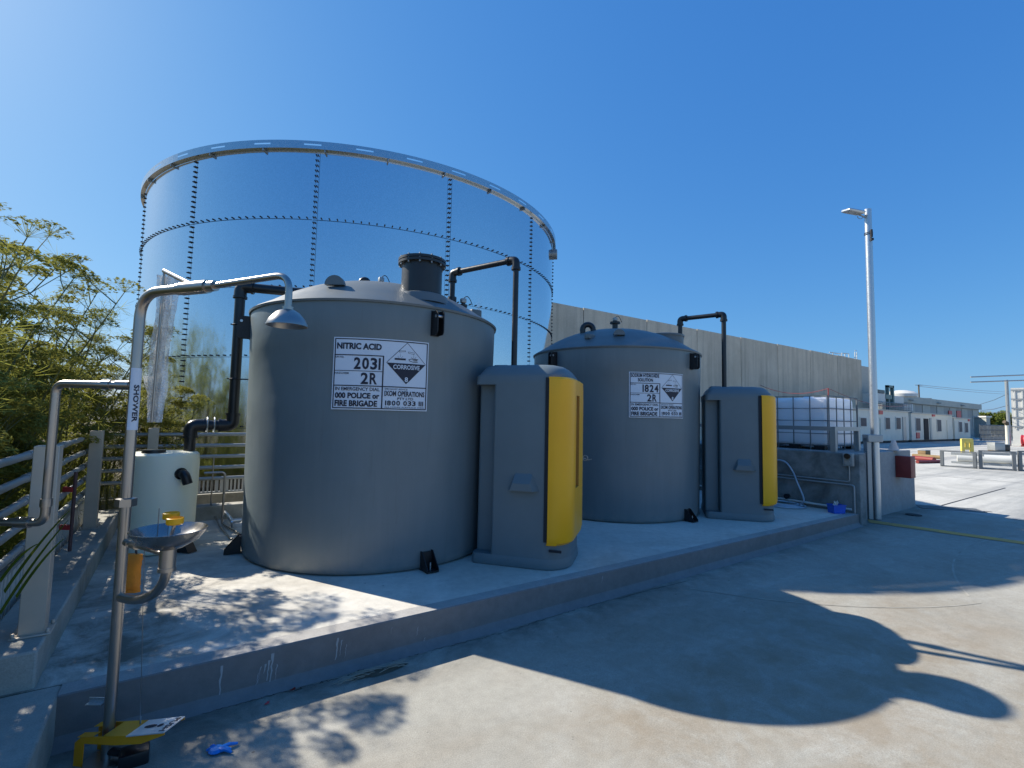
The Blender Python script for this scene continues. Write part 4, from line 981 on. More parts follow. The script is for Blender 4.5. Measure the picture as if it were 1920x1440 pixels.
g = MB(); g.box(a_ + Vector((.02, 0, .0)) - of, (.06, .05, .05)); g.cyl(a_ - of + Vector((0,0,.02)), a_ - of + Vector((0, 0, .09)), .01, 8); g.build('tap', M['galvd'], hs)
# conduits
cd = empty('wall_conduit', (WU, 4, .8), label='grey water pipe and conduit running along the stained wall', cat='pipe'); of = Vector((WU, 4, .8))
g = MB(); A1 = PU(1455, 895, WU-.03); B1 = PU(1628, 912, WU-.03); zc_ = (A1.z+B1.z)/2
g.tube(bend([Vector((WU-.03, 6.5, zc_)), Vector((WU-.03, 3.42, zc_)), Vector((WU-.03, 3.42, .26))], .04), .014, 10); g.v = [tuple(Vector(p)-of) for p in g.v]; g.build('water_pipe', M['galvd'], cd)
g = MB(); qz = PU(1600, 903, WU-.03); po = PU(1592, 868, WU-.03)
g.tube(bend([Vector((WU-.03, 6.5, zc_+.05)), Vector((WU-.03, po.y, zc_+.05)), Vector((WU-.03, po.y, po.z))], .04), .011, 10); g.v = [tuple(Vector(p)-of) for p in g.v]; g.build('conduit', M['galvd'], cd)
g = MB(); g.tube([Vector((WU-.04, 6.5, S+.10)), Vector((WU-.04, 3.46, S+.06))], .018, 10); g.v = [tuple(Vector(p)-of) for p in g.v]; g.build('floor_pipe', M['whitep'], cd)
pw = empty('power_outlet', (WU-.03, po.y, po.z+.1), label='grey weatherproof socket box with round black outlet on the stained wall', cat='socket')
zt_ = PH(1592, 850, po).z - (po.z+.1); zb_ = PH(1592, 874, po).z - (po.z+.1)
g = MB(); g.bev((-.05, -.075, zb_), (.03, .075, zt_), .012); g.build('box', M['galvd'], pw)
zm = (zt_+zb_)/2
g = MB(); g.cyl((-.085, 0, zm+.06), (-.05, 0, zm+.06), .045, 20); g.build('socket', M['black'], pw)
g = MB(); g.cyl((-.07, 0, zm-.05), (-.05, 0, zm-.05), .04, 20); g.build('switch', M['galvd'], pw)
g = MB(); q = PU(1477, 930, WU-.02); g.cyl(q, q + Vector((-.06, 0, 0)), .045, 14); tag(g.build('drain_stub', M['black']), 'short black drain stub low in the stained wall', 'pipe')
# tub + bottles, cardboard
q = PZ(1584, 960, S); tb_ = empty('blue_tub', (8.9, 3.72, S+.002), -YAW + .1, label='small blue plastic tub with white rags in it near the wall corner', cat='tub')
q = PZ(1586, 959, S); tb_.location = (q.x-.30, q.y+.02, S+.002); tb_.scale = (.68, .68, .68)
g = MB()
g.add([(x*sx, y*sy, z) for z, x, y in ((0, .14, .10), (.20, .155, .115), (.20, .165, .125), (.185, .165, .125)) for sx, sy in ((-1,-1),(1,-1),(1,1),(-1,1))], [(0,1,2,3)] + [(j*4+i, j*4+(i+1)%4, (j+1)*4+(i+1)%4, (j+1)*4+i) for j in range(3) for i in range(4)])
g.add([(x*sx, y*sy, z) for z, x, y in ((.02, .13, .09), (.198, .15, .11)) for sx, sy in ((-1,-1),(1,-1),(1,1),(-1,1))], [(3,2,1,0)] + [(j*4+i, j*4+(i+1)%4, (j+1)*4+(i+1)%4, (j+1)*4+i) for j in range(1) for i in range(4)])
g.build('tub_body', M['blue'], tb_, smooth=False)
g = MB()
for i in range(9):
    a = rr_.uniform(0, 6.28); g.tube([(rr_.uniform(-.08, .08), rr_.uniform(-.06, .06), .14), (rr_.uniform(-.06, .06), rr_.uniform(-.04, .04), .25), (rr_.uniform(-.09, .09), rr_.uniform(-.06, .06), .28 if i < 3 else .2)], [.03, .018, .006], 7)
g.build('rags', M['whitep'], tb_)
q = PZ(1528, 949, S); cb = empty('cardboard_sheet', (q.x, q.y, S+.003), label='crumpled brown cardboard lying against the wall beside the hose', cat='cardboard')
g = MB(); g.add([(-.17, .14, .0), (.05, -.05, .0), (.02, -.12, .18), (-.12, .12, .2), (.12, -.17, .16), (.20, -.22, .0), (.25, -.30, .02), (.15, -.24, .15), (-.10,.2,.01),(-.22,.24,.0)], [(0,1,2,3), (1,5,4,2), (5,6,7,4), (0,3,8,9)]); g.add([(-.16,.16,0),(.22,-.18,0),(.2,-.14,.14),(-.1,.14,.17)],[(0,1,2,3)])
g.build('card', M['card'], cb, smooth=False)
q = PZ(1513, 944, S); g = MB(); g.lathe([(0, 0), (.035, 0), (.035, .10), (.02, .13), (.02, .15), (0, .15)], (q.x+.05, q.y+.06, S+.002), 14); tag(g.build('plastic_bottle', M['redb']), 'small red bottle behind the brown cardboard', 'bottle')

# -------------------- lamp pole
LP = PZ(1644, 972, .085); LP = Vector((LP.x, 3.36, .085)); 
LP = PZ(1645, 973, .085); lx, ly = LP.x, LP.y
lp = empty('lamp_pole', (lx, ly, .085), label='tall galvanised lamp pole with one floodlight at the end of the wall', cat='lamp pole')
ztop = PH(1626, 393, (lx, ly)).z - .085
g = MB(); g.cyl((0, 0, 0), (0, 0, ztop), .062, 24, r2=.055); g.build('pole', M['galv'], lp)
g = MB(); zb_ = PH(1642, 822, (lx, ly)).z - .085; g.box(-R0*.04 + Vector((0, 0, zb_)), (.26, .15, .13), -YAW); g.build('clamp', M['galvd'], lp, smooth=True, bevel=.01)
g = MB(); g.box(-R0*.135 + Vector((0, 0, zb_/2)), (.07, .09, zb_), -YAW); g.build('backing_channel', M['galvd'], lp, smooth=False)
zf = PH(1620, 409, (lx, ly)).z - .085; dl = -R0
g = MB(); Mx = Matrix.Translation(Vector((0, 0, zf)) + dl*.26 + Vector((0, 0, .10))) @ Matrix.Rotation(-YAW, 4, 'Z') @ Matrix.Rotation(R_(10), 4, 'Y') @ Matrix.Rotation(R_(14), 4, 'X')
g.box((0, 0, 0), (.30, .24, .05), 0, 0); g.v = [tuple(Mx @ Vector(p)) for p in g.v]; fl = g.build('floodlight', M['galv'], lp, bevel=.015)
g = MB(); g.box((0, 0, -.027), (.24, .18, .008)); g.v = [tuple(Mx @ Vector(p)) for p in g.v]; g.build('lens', M['galvd'], fl, smooth=False)
g = MB(); g.tube([Vector((0, 0, zf-.03)), Vector((0, 0, zf-.03)) + dl*.12 + Vector((0,0,.06)), Vector((0, 0, zf)) + dl*.24 + Vector((0,0,.07))], .014, 10); g.tube(arc(Vector((0, 0, zf+.02)) + dl*.14, .05, math.pi*1.0, math.pi*2.1, R0, (0,0,1), 10), .006, 6); g.build('arm', M['galvd'], lp)
g = MB(); zc_ = PH(1627, 438, (lx, ly)).z-.085; g.lathe([(.062, zc_-.03), (.066, zc_-.03), (.066, zc_-.02), (.062, zc_-.02)], seg=24); g.lathe([(.062, zc_+.0), (.066, zc_+.0), (.066, zc_+.01), (.062, zc_+.01)], seg=24); g.box(Vector((0,0,zc_-.02)) - F0*.07, (.03, .03, .14), -YAW); g.box(Vector((0,0,zc_-.13)) - F0*.075, (.045, .04, .04), -YAW); g.build('cable_clip', M['blackm'], lp, smooth=False)
# red box on the end face
ra = PW(1685, 852, PFY); rb = PW(1711, 892, PFY)
g = MB(); g.bev((11.22, PFY-.24, rb.z+.02), (11.46, PFY-.003, ra.z-.02), .008)
ra2 = PW(1684, 870, PFY-.17)
tag(g.build('hydrant_box', M['red']), 'dark red steel box mounted at the far end of the rendered wall', 'box')

# -------------------- IBC totes on the platform
def ibc(x, y, rz_, label):
    o = empty('ibc_tote', (x, y, 1.222), rz_, label=label, cat='storage tote', group='caged white totes on the platform')
    HX, HY_, HZ = .60, .62, 1.0
    g = MB(); g.bev((-HX+.03, -HY_+.03, .05), (HX-.03, HY_-.03, HZ-.02), .09, 4); g.cyl((0, 0, HZ-.03), (0, 0, HZ+.02), .09, 20); g.build('plastic_bottle', M['ibc'], o)
    g = MB(); r = .010
    for z in (.08, .30, .54, .77, HZ):
        g.tube([(-HX, -HY_, z), (HX, -HY_, z), (HX, HY_, z), (-HX, HY_, z), (-HX, -HY_, z)], r, 6)
    for i in range(5):
        t = -HX + 2*HX*i/4
        for s_ in (-1, 1): g.cyl((t, s_*(HY_+.018), .0), (t, s_*(HY_+.018), HZ), r, 6)
    for i in range(5):
        t = -HY_ + 2*HY_*i/4
        for s_ in (-1, 1): g.cyl((s_*(HX+.018), t, .0), (s_*(HX+.018), t, HZ), r, 6)
    g.build('cage', M['cage'], o)
    g = MB()
    for sx in (-.45, 0, .45):
        for sy in (-1, 1): g.bb((sx-.09, sy*HY_-.02*sy-.05, .002), (sx+.09, sy*HY_-.02*sy+.05, .075))
    g.bb((-HX, -HY_, .0755), (HX, HY_, .088)); g.build('pallet_feet', M['blackm'], o, smooth=False)
    return o
ibc(10.46, 4.66, R_(90), 'white caged tote on the platform, nearest the lamp pole')
ibc(10.46, 6.0, R_(90), 'white caged tote on the platform, hidden partly behind the farther cabinet')
gf = empty('guard_frame', (9.31, 4.2, 1.222), label='steel angle guard frame standing on the stained wall before the totes', cat='frame'); of = Vector((9.31, 4.2, 1.222))
zt_ = PU(1560, 800, 9.31).z; g = MB(); g.bb((9.27, 3.72, zt_-.07), (9.35, 6.6, zt_)); g.bb((9.352, 3.72, zt_-.07), (10.3, 3.80, zt_)); g.v = [tuple(Vector(p)-of) for p in g.v]; g.build('top_beam', M['galvd'], gf, smooth=False)
for (x, y) in ((9.31, 3.76), (9.31, 6.5), (10.26, 3.76)):
    g = MB(); g.bb((x-.04, y-.04, 1.222), (x+.04, y+.04, zt_-.071)); g.v = [tuple(Vector(p)-of) for p in g.v]; g.build('leg', M['galvd'], gf, smooth=False)
# rope on red stake
q = PW(1567, 728, 5.0); 
g = MB(); sx_, sy_ = 10.95, 4.5; zq = PH(1567, 728, (sx_, sy_)).z
st_ = empty('rope_stake', (sx_, sy_, 1.222), label='thin red stake with sagging rope above the white totes', cat='stake')
g.cyl((0, 0, 0), (0, 0, zq-1.222), .012, 8); g.build('stake', M['red'], st_)
g = MB(); e1 = PH(1425, 722, (sx_-.9, sy_+3.6)); e2 = PH(1700, 760, (sx_+6, sy_+1)) ; o_ = Vector((sx_, sy_, 1.222)); top = Vector((sx_, sy_, zq))
for e_ in (e1, e2): g.tube([top.lerp(e_, t) - o_ - Vector((0, 0, .30*4*t*(1-t)*.5)) for t in [i/14 for i in range(15)]], .006, 5)
g.build('rope', M['red'], st_)

# -------------------- precast concrete building
BW = 22.0
cb_ = empty('precast_building', (40, BW, .085), label='long tall precast concrete wall building behind the tanks', cat='building'); of = Vector((40, BW, .085))
jx = [11.935, 14.518, 17.213, 19.895, 22.669, 25.352, 28.058]; jx = [j*2.2 for j in jx]; jx = [jx[0]-5.9*k for k in (4, 3, 2, 1)] + jx
zt_ = PW(1035, 570, BW).z; zt2 = PW(1615, 675, BW).z; ztm = (zt_+zt2)/2
for a, b in zip(jx[:-1], jx[1:]):
    g = MB(); g.bb((a+.03, BW, .0), (b-.03, BW+.25, ztm + (zt2-zt_)*((a+b)/2-30)/60)); g.v = [tuple(Vector(p)-of) for p in g.v]; g.build('wall_panel', M['panel'], cb_, smooth=False)
g = MB(); g.bb((jx[0], BW+.2, 0), (jx[-1]-.04, BW+30, ztm-.06)); g.v = [tuple(Vector(p)-of) for p in g.v]; g.build('rear_block', M['darkc'], cb_, smooth=False)
g = MB(); q = PW(1637, 681, BW+1); g.bb((jx[-1]+.0, BW+1, 0), (q.x, BW+8, ztm-.15)); g.v = [tuple(Vector(p)-of) for p in g.v]; g.build('end_bay', simple('pale end wall', (.46, .44, .38), .8), cb_, smooth=False)
g = MB(); lx0 = jx[-1]+.5
for s_ in (-.25, .25): g.cyl((lx0+s_, BW+.7, 3.8), (lx0+s_, BW+.7, ztm+1.2), .04, 6)
for k in range(16): g.cyl((lx0-.25, BW+.7, 4+k*.4), (lx0+.25, BW+.7, 4+k*.4), .03, 5)
g.v = [tuple(Vector(p)-of) for p in g.v]; g.build('ladder', M['whitep'], cb_)
g = MB()
for (x, zz, w_) in ((jx[-1]-4, .8, 2.2), (jx[-1]-1, 1.0, 1.0)):
    for s_ in (0, 1): g.cyl((x+s_*w_, BW+1.2, ztm-.3), (x+s_*w_, BW+1.2, ztm+zz), .05, 5)
    g.cyl((x-.8, BW+1.2, ztm+zz*.9), (x+w_, BW+1.2, ztm+zz), .05, 5)
g.bb((jx[-1]-2.6, BW+1.0, ztm-.1), (jx[-1]-1.6, BW+1.8, ztm+.55))
g.v = [tuple(Vector(p)-of) for p in g.v]; g.build('roof_railing', M['whitep'], cb_)

# -------------------- portable offices
PWW = 17.2
def px2u(x, y=800, w_=PWW): return PW(x, y, w_).x
def office(xa, xb, ytop, label, openings, sign=True):
    ua, ub = px2u(xa), px2u(xb); zt = PW((xa+xb)/2, ytop, PWW).z; o = empty('site_office', ((ua+ub)/2, PWW, .085), label=label, cat='portable building', group='row of portable site offices'); of = Vector(o.location)
    g = MB(); g.bb((ua, PWW, .30), (ub, PWW+3.0, zt)); g.v = [tuple(Vector(p)-of) for p in g.v]; wl = g.build('wall', M['cream'], o, smooth=False)
    g = MB(); g.bb((ua-.08, PWW-.12, zt), (ub+.08, PWW+3.1, zt+.10)); g.v = [tuple(Vector(p)-of) for p in g.v]; g.build('roof', M['galvd'], o, smooth=False)
    g = MB(); g.bb((ua+.1, PWW+.05, .089), (ub-.1, PWW+2.9, .30)); g.v = [tuple(Vector(p)-of) for p in g.v]; g.build('base', M['darkc'], o, smooth=False)
    for kind, x0, x1, y0_, y1_ in openings:
        a, b = px2u(x0), px2u(x1); za, zb = PW((x0+x1)/2, y1_, PWW).z, PW((x0+x1)/2, y0_, PWW).z; za = max(za, .31)
        g = MB(); g.bb((a, PWW-.06, za), (b, PWW-.003, zb)); g.v = [tuple(Vector(p)-of) for p in g.v]
        if kind == 'w':
            f = g.build('window', M['whitep'], o, smooth=False); g = MB(); g.bb((a+.08, PWW-.075, za+.08), (b-.08, PWW-.062, zb-.08)); g.v = [tuple(Vector(p)-of) for p in g.v]; g.build('pane', M['win'], f, smooth=False)
        elif kind == 'd': g.build('door', M['galvd'], o, smooth=False)
        elif kind == 'l': g.build('door', M['cream'], o, smooth=False)
        elif kind == 'o':
            g.build('doorway', M['dark'], o, smooth=False)
        elif kind == 's': g.build('notice', M['redb'], o, smooth=False)
    return o
office(1560, 1704, 768.5, 'longest portable office, left one of the row, its end behind the lamp pole',
    [('w', 1612, 1624, 782, 801), ('s', 1648, 1655, 769, 777), ('w', 1659, 1668, 782, 806), ('w', 1679, 1688, 782, 806), ('d', 1692, 1698, 782, 828), ('l', 1650, 1656, 784, 828)])
office(1709, 1786, 777, 'middle portable office of the row with its dark door standing open',
    [('w', 1716, 1725, 783, 809), ('o', 1732, 1740, 785, 827), ('d', 1743, 1746, 784, 828), ('w', 1756, 1764, 786, 810), ('s', 1748, 1753, 777, 781), ('s', 1717, 1723, 811, 822), ('l', 1775, 1783, 788, 828)])
office(1790, 1819, 785, 'shortest portable office, right one of the row', [('w', 1797, 1803, 790, 811), ('w', 1808, 1814, 792, 812), ('s', 1815, 1818, 786, 790)])
# -------------------- shed behind the offices
SW = 24.0
def sx(x, w_=SW): return PW(x, 790, w_).x
sd_ = empty('long_shed', (sx(1750), SW, .085), label='long grey sheet metal shed behind the portable offices', cat='shed'); of = Vector(sd_.location)
za_, zb_ = PW(1700, 743, SW).z, PW(1836, 759, SW).z; zt_ = (za_+zb_)/2
zl_ = (PW(1700, 756, SW).z + PW(1836, 768, SW).z)/2
ua, ub = sx(1655), sx(1836)
g = MB(); g.bb((ua, SW, 0), (ub, SW+14, zl_)); g.v = [tuple(Vector(p)-of) for p in g.v]; g.build('wall', M['shedd'], sd_, smooth=False)
g = MB(); g.bb((ua, SW-.35, zl_+.002), (ub+.3, SW+14.3, zt_)); g.v = [tuple(Vector(p)-of) for p in g.v]; g.build('fascia', M['shed'], sd_, smooth=False)
for i in range(7):
    x = ua + (ub-ua)*(i+.35)/7; g = MB(); g.bb((x, SW-.06, zl_-3.4), (x+(ub-ua)/7*.5, SW-.003, zl_-.1)); g.v = [tuple(Vector(p)-of) for p in g.v]; g.build('translucent_panel', M['shed'], sd_, smooth=False)
for x0, x1 in ((1778, 1784), (1793, 1801)):
    g = MB(); a, b = sx(x0), sx(x1); z1_ = PW(x0, 770, SW).z; z0_ = PW(x0, 783, SW).z; g.bb((a, SW-.12, z0_), (b, SW-.07, z1_)); g.v = [tuple(Vector(p)-of) for p in g.v]; g.build('notice_board', M['redb'], sd_, smooth=False)
for x0 in (1699, 1752, 1797):
    g = MB(); a = sx(x0); g.bb((a, SW-.9, zl_+.3), (a+1.0, SW-.36, zl_+.42)); g.v = [tuple(Vector(p)-of) for p in g.v]; g.build('wall_light', M['galvd'], sd_, smooth=False)
# plant on the low roof between building and shed
lo = empty('plant_room', (sx(1670, 20.5), 20.5, .085), label='pale plant room with rooftop machinery beside the lamp pole', cat='building'); of = Vector(lo.location)
za_ = PW(1700, 772, 20.5).z; g = MB(); g.bb((sx(1625, 20.5), 20.5, 0), (sx(1713, 20.5), 23.5, za_)); g.v = [tuple(Vector(p)-of) for p in g.v]; g.build('wall', M['cream'], lo, smooth=False)
def blk(name, x0, x1, y0_, y1_, mat, w_=20.6, dp=1.5):
    a, b = PW(x0, 760, w_).x, PW(x1, 760, w_).x; z1_, z0_ = PW((x0+x1)/2, y0_, w_).z, max(za_+.002, PW((x0+x1)/2, y1_, w_).z)
    g = MB(); g.bb((a, w_, z0_), (b, w_+dp, z1_)); g.v = [tuple(Vector(p)-of) for p in g.v]; return g.build(name, mat, lo, smooth=True, bevel=.02)
blk('chiller_unit', 1646, 1661, 738, 757, M['whitep']); blk('louvre', 1647, 1660, 731, 737.5, M['black'], 20.7, .8); blk('air_unit', 1676, 1695, 743, 757, M['whitep']); blk('air_unit', 1695, 1712, 757, 770, M['whitep'], 20.55)
g = MB(); cx = PW(1696, 740, 21.5); g.lathe([(1.6, 0), (1.6, .35), (1.2, .65), (.4, .8), (0, .8)], (cx.x, 21.8, PW(1696, 744, 21.5).z), 20); g.v = [tuple(Vector(p)-of) for p in g.v]; g.build('cooling_fan', M['whitep'], lo)
g = MB(); w_ = 20.55
for x0, x1, y0_, y1_ in ((1666, 1668, 723, 768), (1675, 1677, 723, 760), (1666, 1677, 722, 726)):
    a, b = PW(x0, 740, w_).x, PW(x1, 740, w_).x; g.bb((a, w_, PW(x0, y1_, w_).z), (b, w_+.3, PW(x0, y0_, w_).z))
g.bb((PW(1661, 740, w_).x, w_-.02, PW(1665, 748, w_).z), (PW(1672, 740, w_).x, w_+.4, PW(1665, 740, w_).z))
g.v = [tuple(Vector(p)-of) for p in g.v]; g.build('pipe_gantry', M['teal'], lo, smooth=False)
g = MB()
for i in range(24):
    a = PW(1640 + i*3, 765, 20.45); g.cyl((a.x, 20.45, za_), (a.x, 20.45, za_+.9), .025, 4)
for zz in (.45, .9): g.cyl((PW(1640, 765, 20.45).x, 20.45, za_+zz), (PW(1710, 765, 20.45).x, 20.45, za_+zz), .03, 4)
g.v = [tuple(Vector(p)-of) for p in g.v]; g.build('roof_railing', M['galvd'], lo)
# power pole + wires
pq = PW(1725, 790, 40); zt_ = PH(1725, 722, pq).z
pp = empty('power_pole', (pq.x, pq.y, .085), label='distant timber power pole with crossarms above the shed roof', cat='power pole')
g = MB(); g.cyl((0, 0, 0), (0, 0, zt_), .16, 8); g.build('pole', M['trunk'], pp)
for dz_, hw in ((.1, .9), (3.2, 1.5), (4.2, 1.5)):
    g = MB(); g.box(R0*(.0 if dz_ < 1 else 1.5) + Vector((0, 0, zt_-dz_)), (hw*2, .14, .14), -YAW); g.build('crossarm', M['galvd'], pp, smooth=False)
g = MB(); far_ = PW(1915, 735, 55)
for d_ in (0, -1.2): g.tube([Vector((0, 0, zt_+d_*.3)).lerp(far_ - Vector((pq.x, pq.y, .085)), t) + Vector((0, 0, -1.0*4*t*(1-t)*.5 + d_*t)) for t in [i/10 for i in range(11)]], .05, 4)
g.build('wire', M['galvd'], pp)

# -------------------- right edge: silo, service frame, vent pole
q = PZ(1900, 834, .085)
ct = empty('ribbed_container', (q.x, q.y, .085), label='white ribbed container cut by the right edge of the photo', cat='container')
zt_ = PH(1900, 729, q).z; g = MB(); dq = Vector((q.x, q.y, 0)).normalized(); an = math.atan2(-.45, 1)
CTA = math.atan2(q.y, q.x) - math.pi/2 - .03; rt = Matrix.Rotation(CTA, 3, 'Z')
def cq(x, y, z): return rt @ Vector((x, y, z))
L1, W1 = 8.0, 3.0
g.box(cq(L1/2, W1/2, zt_/2), (L1, W1, zt_), CTA); g.build('body', M['whitep'], ct, smooth=False)
g = MB()
for i in range(16): g.box(cq(.25+i*.5, -.03, zt_*.62), (.10, .06, zt_*.7), CTA)
for k in range(5): g.box(cq(L1/2, -.075, zt_*(.32+.16*k)), (L1, .03, .12), CTA, 1)
g.build('ribs', [M['whitep'], M['galvd']], ct, smooth=False)
g = MB(); q2 = PD(1892, 800, 44)
sf = empty('service_mast', (0, 0, 0), label='grey mast with a long double boom of thin tubes at right', cat='mast')
mq = PZ(1893, 815, .085); mq = PZ(1893, 836, .085); sf.location = (mq.x, mq.y, .085); of = Vector(sf.location); zm = PH(1890, 714, mq).z
g.cyl((0, 0, 0), (0, 0, zm), .13, 10); g.build('mast', M['galvd'], sf)
g = MB(); 
for (xa, ya, xb, yb) in ((1820, 707, 1925, 703), (1820, 716.5, 1925, 713)):
    a = PH(xa, ya, (mq.x - 7.5*R0.x, mq.y - 7.5*R0.y)); b = PH(xb, yb, (mq.x + 3.5*R0.x, mq.y + 3.5*R0.y))
    a = PD(xa, ya, (mq - C0).dot(F0)); b = PD(xb, yb, (mq - C0).dot(F0)); g.cyl(a - of, b - of, .06, 6)
g.build('boom', M['galvd'], sf); g = MB()
for (xa, ya, xb, yb) in ((1838, 758, 1890, 738), (1838, 770, 1890, 760), (1838, 771, 1890, 772)):
    g.tube([PD(xa, ya, 55) - of, PD((xa+xb)/2, (ya+yb)/2+2, 48) - of, PD(xb, yb, (mq - C0).dot(F0)) - of], .025, 4)
g.build('wire', M['cage'], sf)
g = MB(); vq = PZ(1890, 842, .085); zz = PH(1886, 793, vq).z
vp = empty('vent_post', (vq.x, vq.y, .085), label='slim beige vent post with dark hooked top in the yard', cat='post')
g.tube([(0, 0, 0), (0, 0, zz-.2), (-.02, 0, zz-.1)], .11, 10); g.build('post', M['cream'], vp); g = MB(); g.tube([(0, 0, zz-.25), (-.02, 0, zz-.08), (-.2, .1, zz)], .13, 10); g.build('cowl', M['trunk'], vp)
# hose reel
rq = PZ(1902, 834, .085); rq = PZ(1897, 836, .085); hr = empty('hose_reel', (rq.x-1.2, rq.y-1.0, .085), label='red hose reel in front of the white ribbed container', cat='hose reel')
c_ = PH(1896, 820, (rq.x-1.2, rq.y-1.0)); g = MB(); g.lathe([(.15, -.25), (.75, -.25), (.8, -.2), (.7, 0), (.8, .2), (.75, .25), (.15, .25)], (0, 0, 0), 24, M3=Matrix.Rotation(R_(90), 3, 'X')); g.v = [(p[0], p[1], p[2] + .9) for p in g.v]; g.build('reel', M['redb'], hr)
g = MB(); g.box((0, 0, .1), (.9, .6, .2)); g.build('stand', M['red'], hr, smooth=False); hr.scale = (.62, .62, .62)

# -------------------- yard clutter
def plastic_barrier():
    q = PZ(1814, 856, .085); o = empty('plastic_barrier', (q.x, q.y, .089), -YAW, label='pale yellow plastic barrier with two holes behind the steel frames', cat='barrier')
    h_ = PH(1814, 826, q).z; wd = 23/FPX * (q - C0).dot(F0); hw = wd/2; g = MB()
    g.bev((-hw, -.06, .0), (-hw*.45, .06, h_), .05); g.bev((hw*.45, -.06, .0), (hw, .06, h_), .05); g.bev((-hw, -.055, h_*.78), (hw, .055, h_+.02), .05); g.bev((-hw*.25, -.05, h_*.45), (hw*.25, .05, h_*.8), .03); g.bev((-hw, -.052, h_*.38), (hw, .052, h_*.52), .02)
    g.build('barrier_body', simple('pale yellow plastic', (.70, .55, .12), .5), o)
plastic_barrier()
def steel_frame(x0, x1, yb0, yb1, yt0, label):
    a = PZ(x0, yb0, .09); b = PZ(x1, yb1, .09); h_ = PH(x0, yt0, a).z - .09; d = b - a; L = d.length; an = math.atan2(d.y, d.x)
    o = empty('trestle', (a.x, a.y, .09), an, label=label, cat='steel frame', group='galvanised frames lying in the yard')
    g = MB()
    g.bb((0, -.04, 0), (L, .04, .05)); g.bb((0, -.04, h_-.05), (L, .04, h_)); g.build('rail', M['cage'], o, smooth=False)
    for i in range(2):
        g = MB(); x = i*(L-.10) if True else 0; g.bb((x+.001, -.06, .051), (x+.099, .06, h_-.051)); g.build('upright', M['cage'], o, smooth=False)
    g = MB(); g.bb((.1, .9, 0.1), (L, 1.0, .18)); g.bb((.1, .9, h_-.2), (L, 1.0, h_-.1)); g.build('rear_rail', M['galvd'], o, smooth=False)
steel_frame(1764, 1832, 874, 879, 844, 'galvanised frame section at the left end of the row in the yard')
steel_frame(1836, 1906, 879, 883, 844, 'galvanised frame section in the middle of the row in the yard')
steel_frame(1910, 1990, 883, 887, 845, 'galvanised frame section cut by the right edge of the photo')
q0_ = PZ(1795, 866, .09); q1_ = PZ(1905, 872, .09); g = MB(); g.cyl(q0_ + Vector((0,0,.2)), q1_ + Vector((0,0,.2)), .2, 14); tag(g.build('pale_pipe', M['whitep']), 'long pale pipe lying behind the galvanised frames', 'pipe')
for (x0, y0_, x1, y1_, r, mm, lab) in ((1712, 862, 1752, 866, .10, 'red', 'dark red pipe lying in the yard beyond the platform, nearest'), (1712, 857, 1765, 861, .09, 'card', 'brown timber lying behind the red pipe beyond the platform'), (1720, 869, 1762, 868, .07, 'red', 'thin red pipe lying in front of the thicker red pipe')):
    a = PZ(x0, y0_, .09); b = PZ(x1, y1_, .09); g = MB(); g.cyl(a + Vector((0,0,r)), b + Vector((0,0,r)), r, 10); tag(g.build('yard_pipe', M[mm]), lab, 'pipe')
q = PZ(1675, 846, 1.22) if False else PH(1675, 842, (12.2, 4.6)); cn = empty('traffic_cone', tuple(PZ(1676, 845, 1.222)), label='faded white and orange cone standing on the platform', cat='cone')
g = MB(); g.bev((-.10, -.10, 0.001), (.10, .10, .016), .004); g.lathe([(.085, .016), (.055, .11), (.035, .19), (.03, .20), (0, .20)], seg=18); g.build('cone_body', simple('faded cone plastic', (.75, .60, .52), .5), cn)
g = MB(); q = PZ(1740, 951, .089); GA, GB = PZ(1728, 953, .0895), PZ(1852, 962, .0895); gd = GB - GA; gl_ = gd.length; gd.normalize(); gn = Vector((-gd.y, gd.x, 0)); gn = gn if gn.x > 0 else -gn; ga_ = math.atan2(gd.y, gd.x)
[g.box(GA + gd*(gl_*(i+.5)/26) + gn*.22 + Vector((0, 0, .006)), (gl_/26*.45, .36, .012), ga_) for i in range(26)]; [g.box(GA + gd*gl_/2 + gn*o_ + Vector((0, 0, .0065)), (gl_, .03, .013), ga_) for o_ in (.02, .42)]; tag(g.build('drain_grate', M['cage'], smooth=False), 'long steel drain grate at the edge of the pale yard', 'grate')
g = MB(); q = PZ(1713, 966, .085); g.lathe([(.0, 0), (.12, 0), (.12, .012), (0, .014)], (q.x, q.y, .087), 20); tag(g.build('manhole_cover', M['darkc']), 'small dark round cover in the road by the platform end', 'cover')

for i, (px_, py_, sz, mm, lab) in enumerate(((1868, 846, .7, 'galvd', 'grey equipment box standing behind the yellow barrier row'), (1882, 846, .55, 'blackm', 'small dark equipment box left of the vent post'), (1733, 858, .45, 'card', 'low brown crate beyond the red pipes'))):
    q = PZ(px_, py_, .089); o = empty('equipment_box', (q.x, q.y, .09), -YAW + .2*i, label=lab, cat='box'); g = MB(); g.bev((-sz/2, -sz*.4, .06), (sz/2, sz*.4, sz*.8), .03); g.build('body', M[mm], o); g = MB(); g.bev((-sz*.53, -sz*.43, sz*.8+.002), (sz*.53, sz*.43, sz*.88), .02); g.build('lid', M['galvd'], o)
    g = MB(); g.bb((-sz*.45, -sz*.4, .001), (-sz*.3, sz*.4, .059)); g.bb((sz*.3, -sz*.4, .001), (sz*.45, sz*.4, .059)); g.build('skid', M['card'], o, smooth=False)
fn = empty('site_fence', tuple(PZ(1838, 827, .085)), label='dark mesh site fence far off under the horizon trees', cat='fence'); of = Vector(fn.location)
fa, fb = PZ(1838, 826, .085), PZ(1898, 826, .085); g = MB()
for i in range(25):
    p = fa.lerp(fb, i/24) - of; g.cyl(p, p + Vector((0, 0, 1.9)), .05, 5)
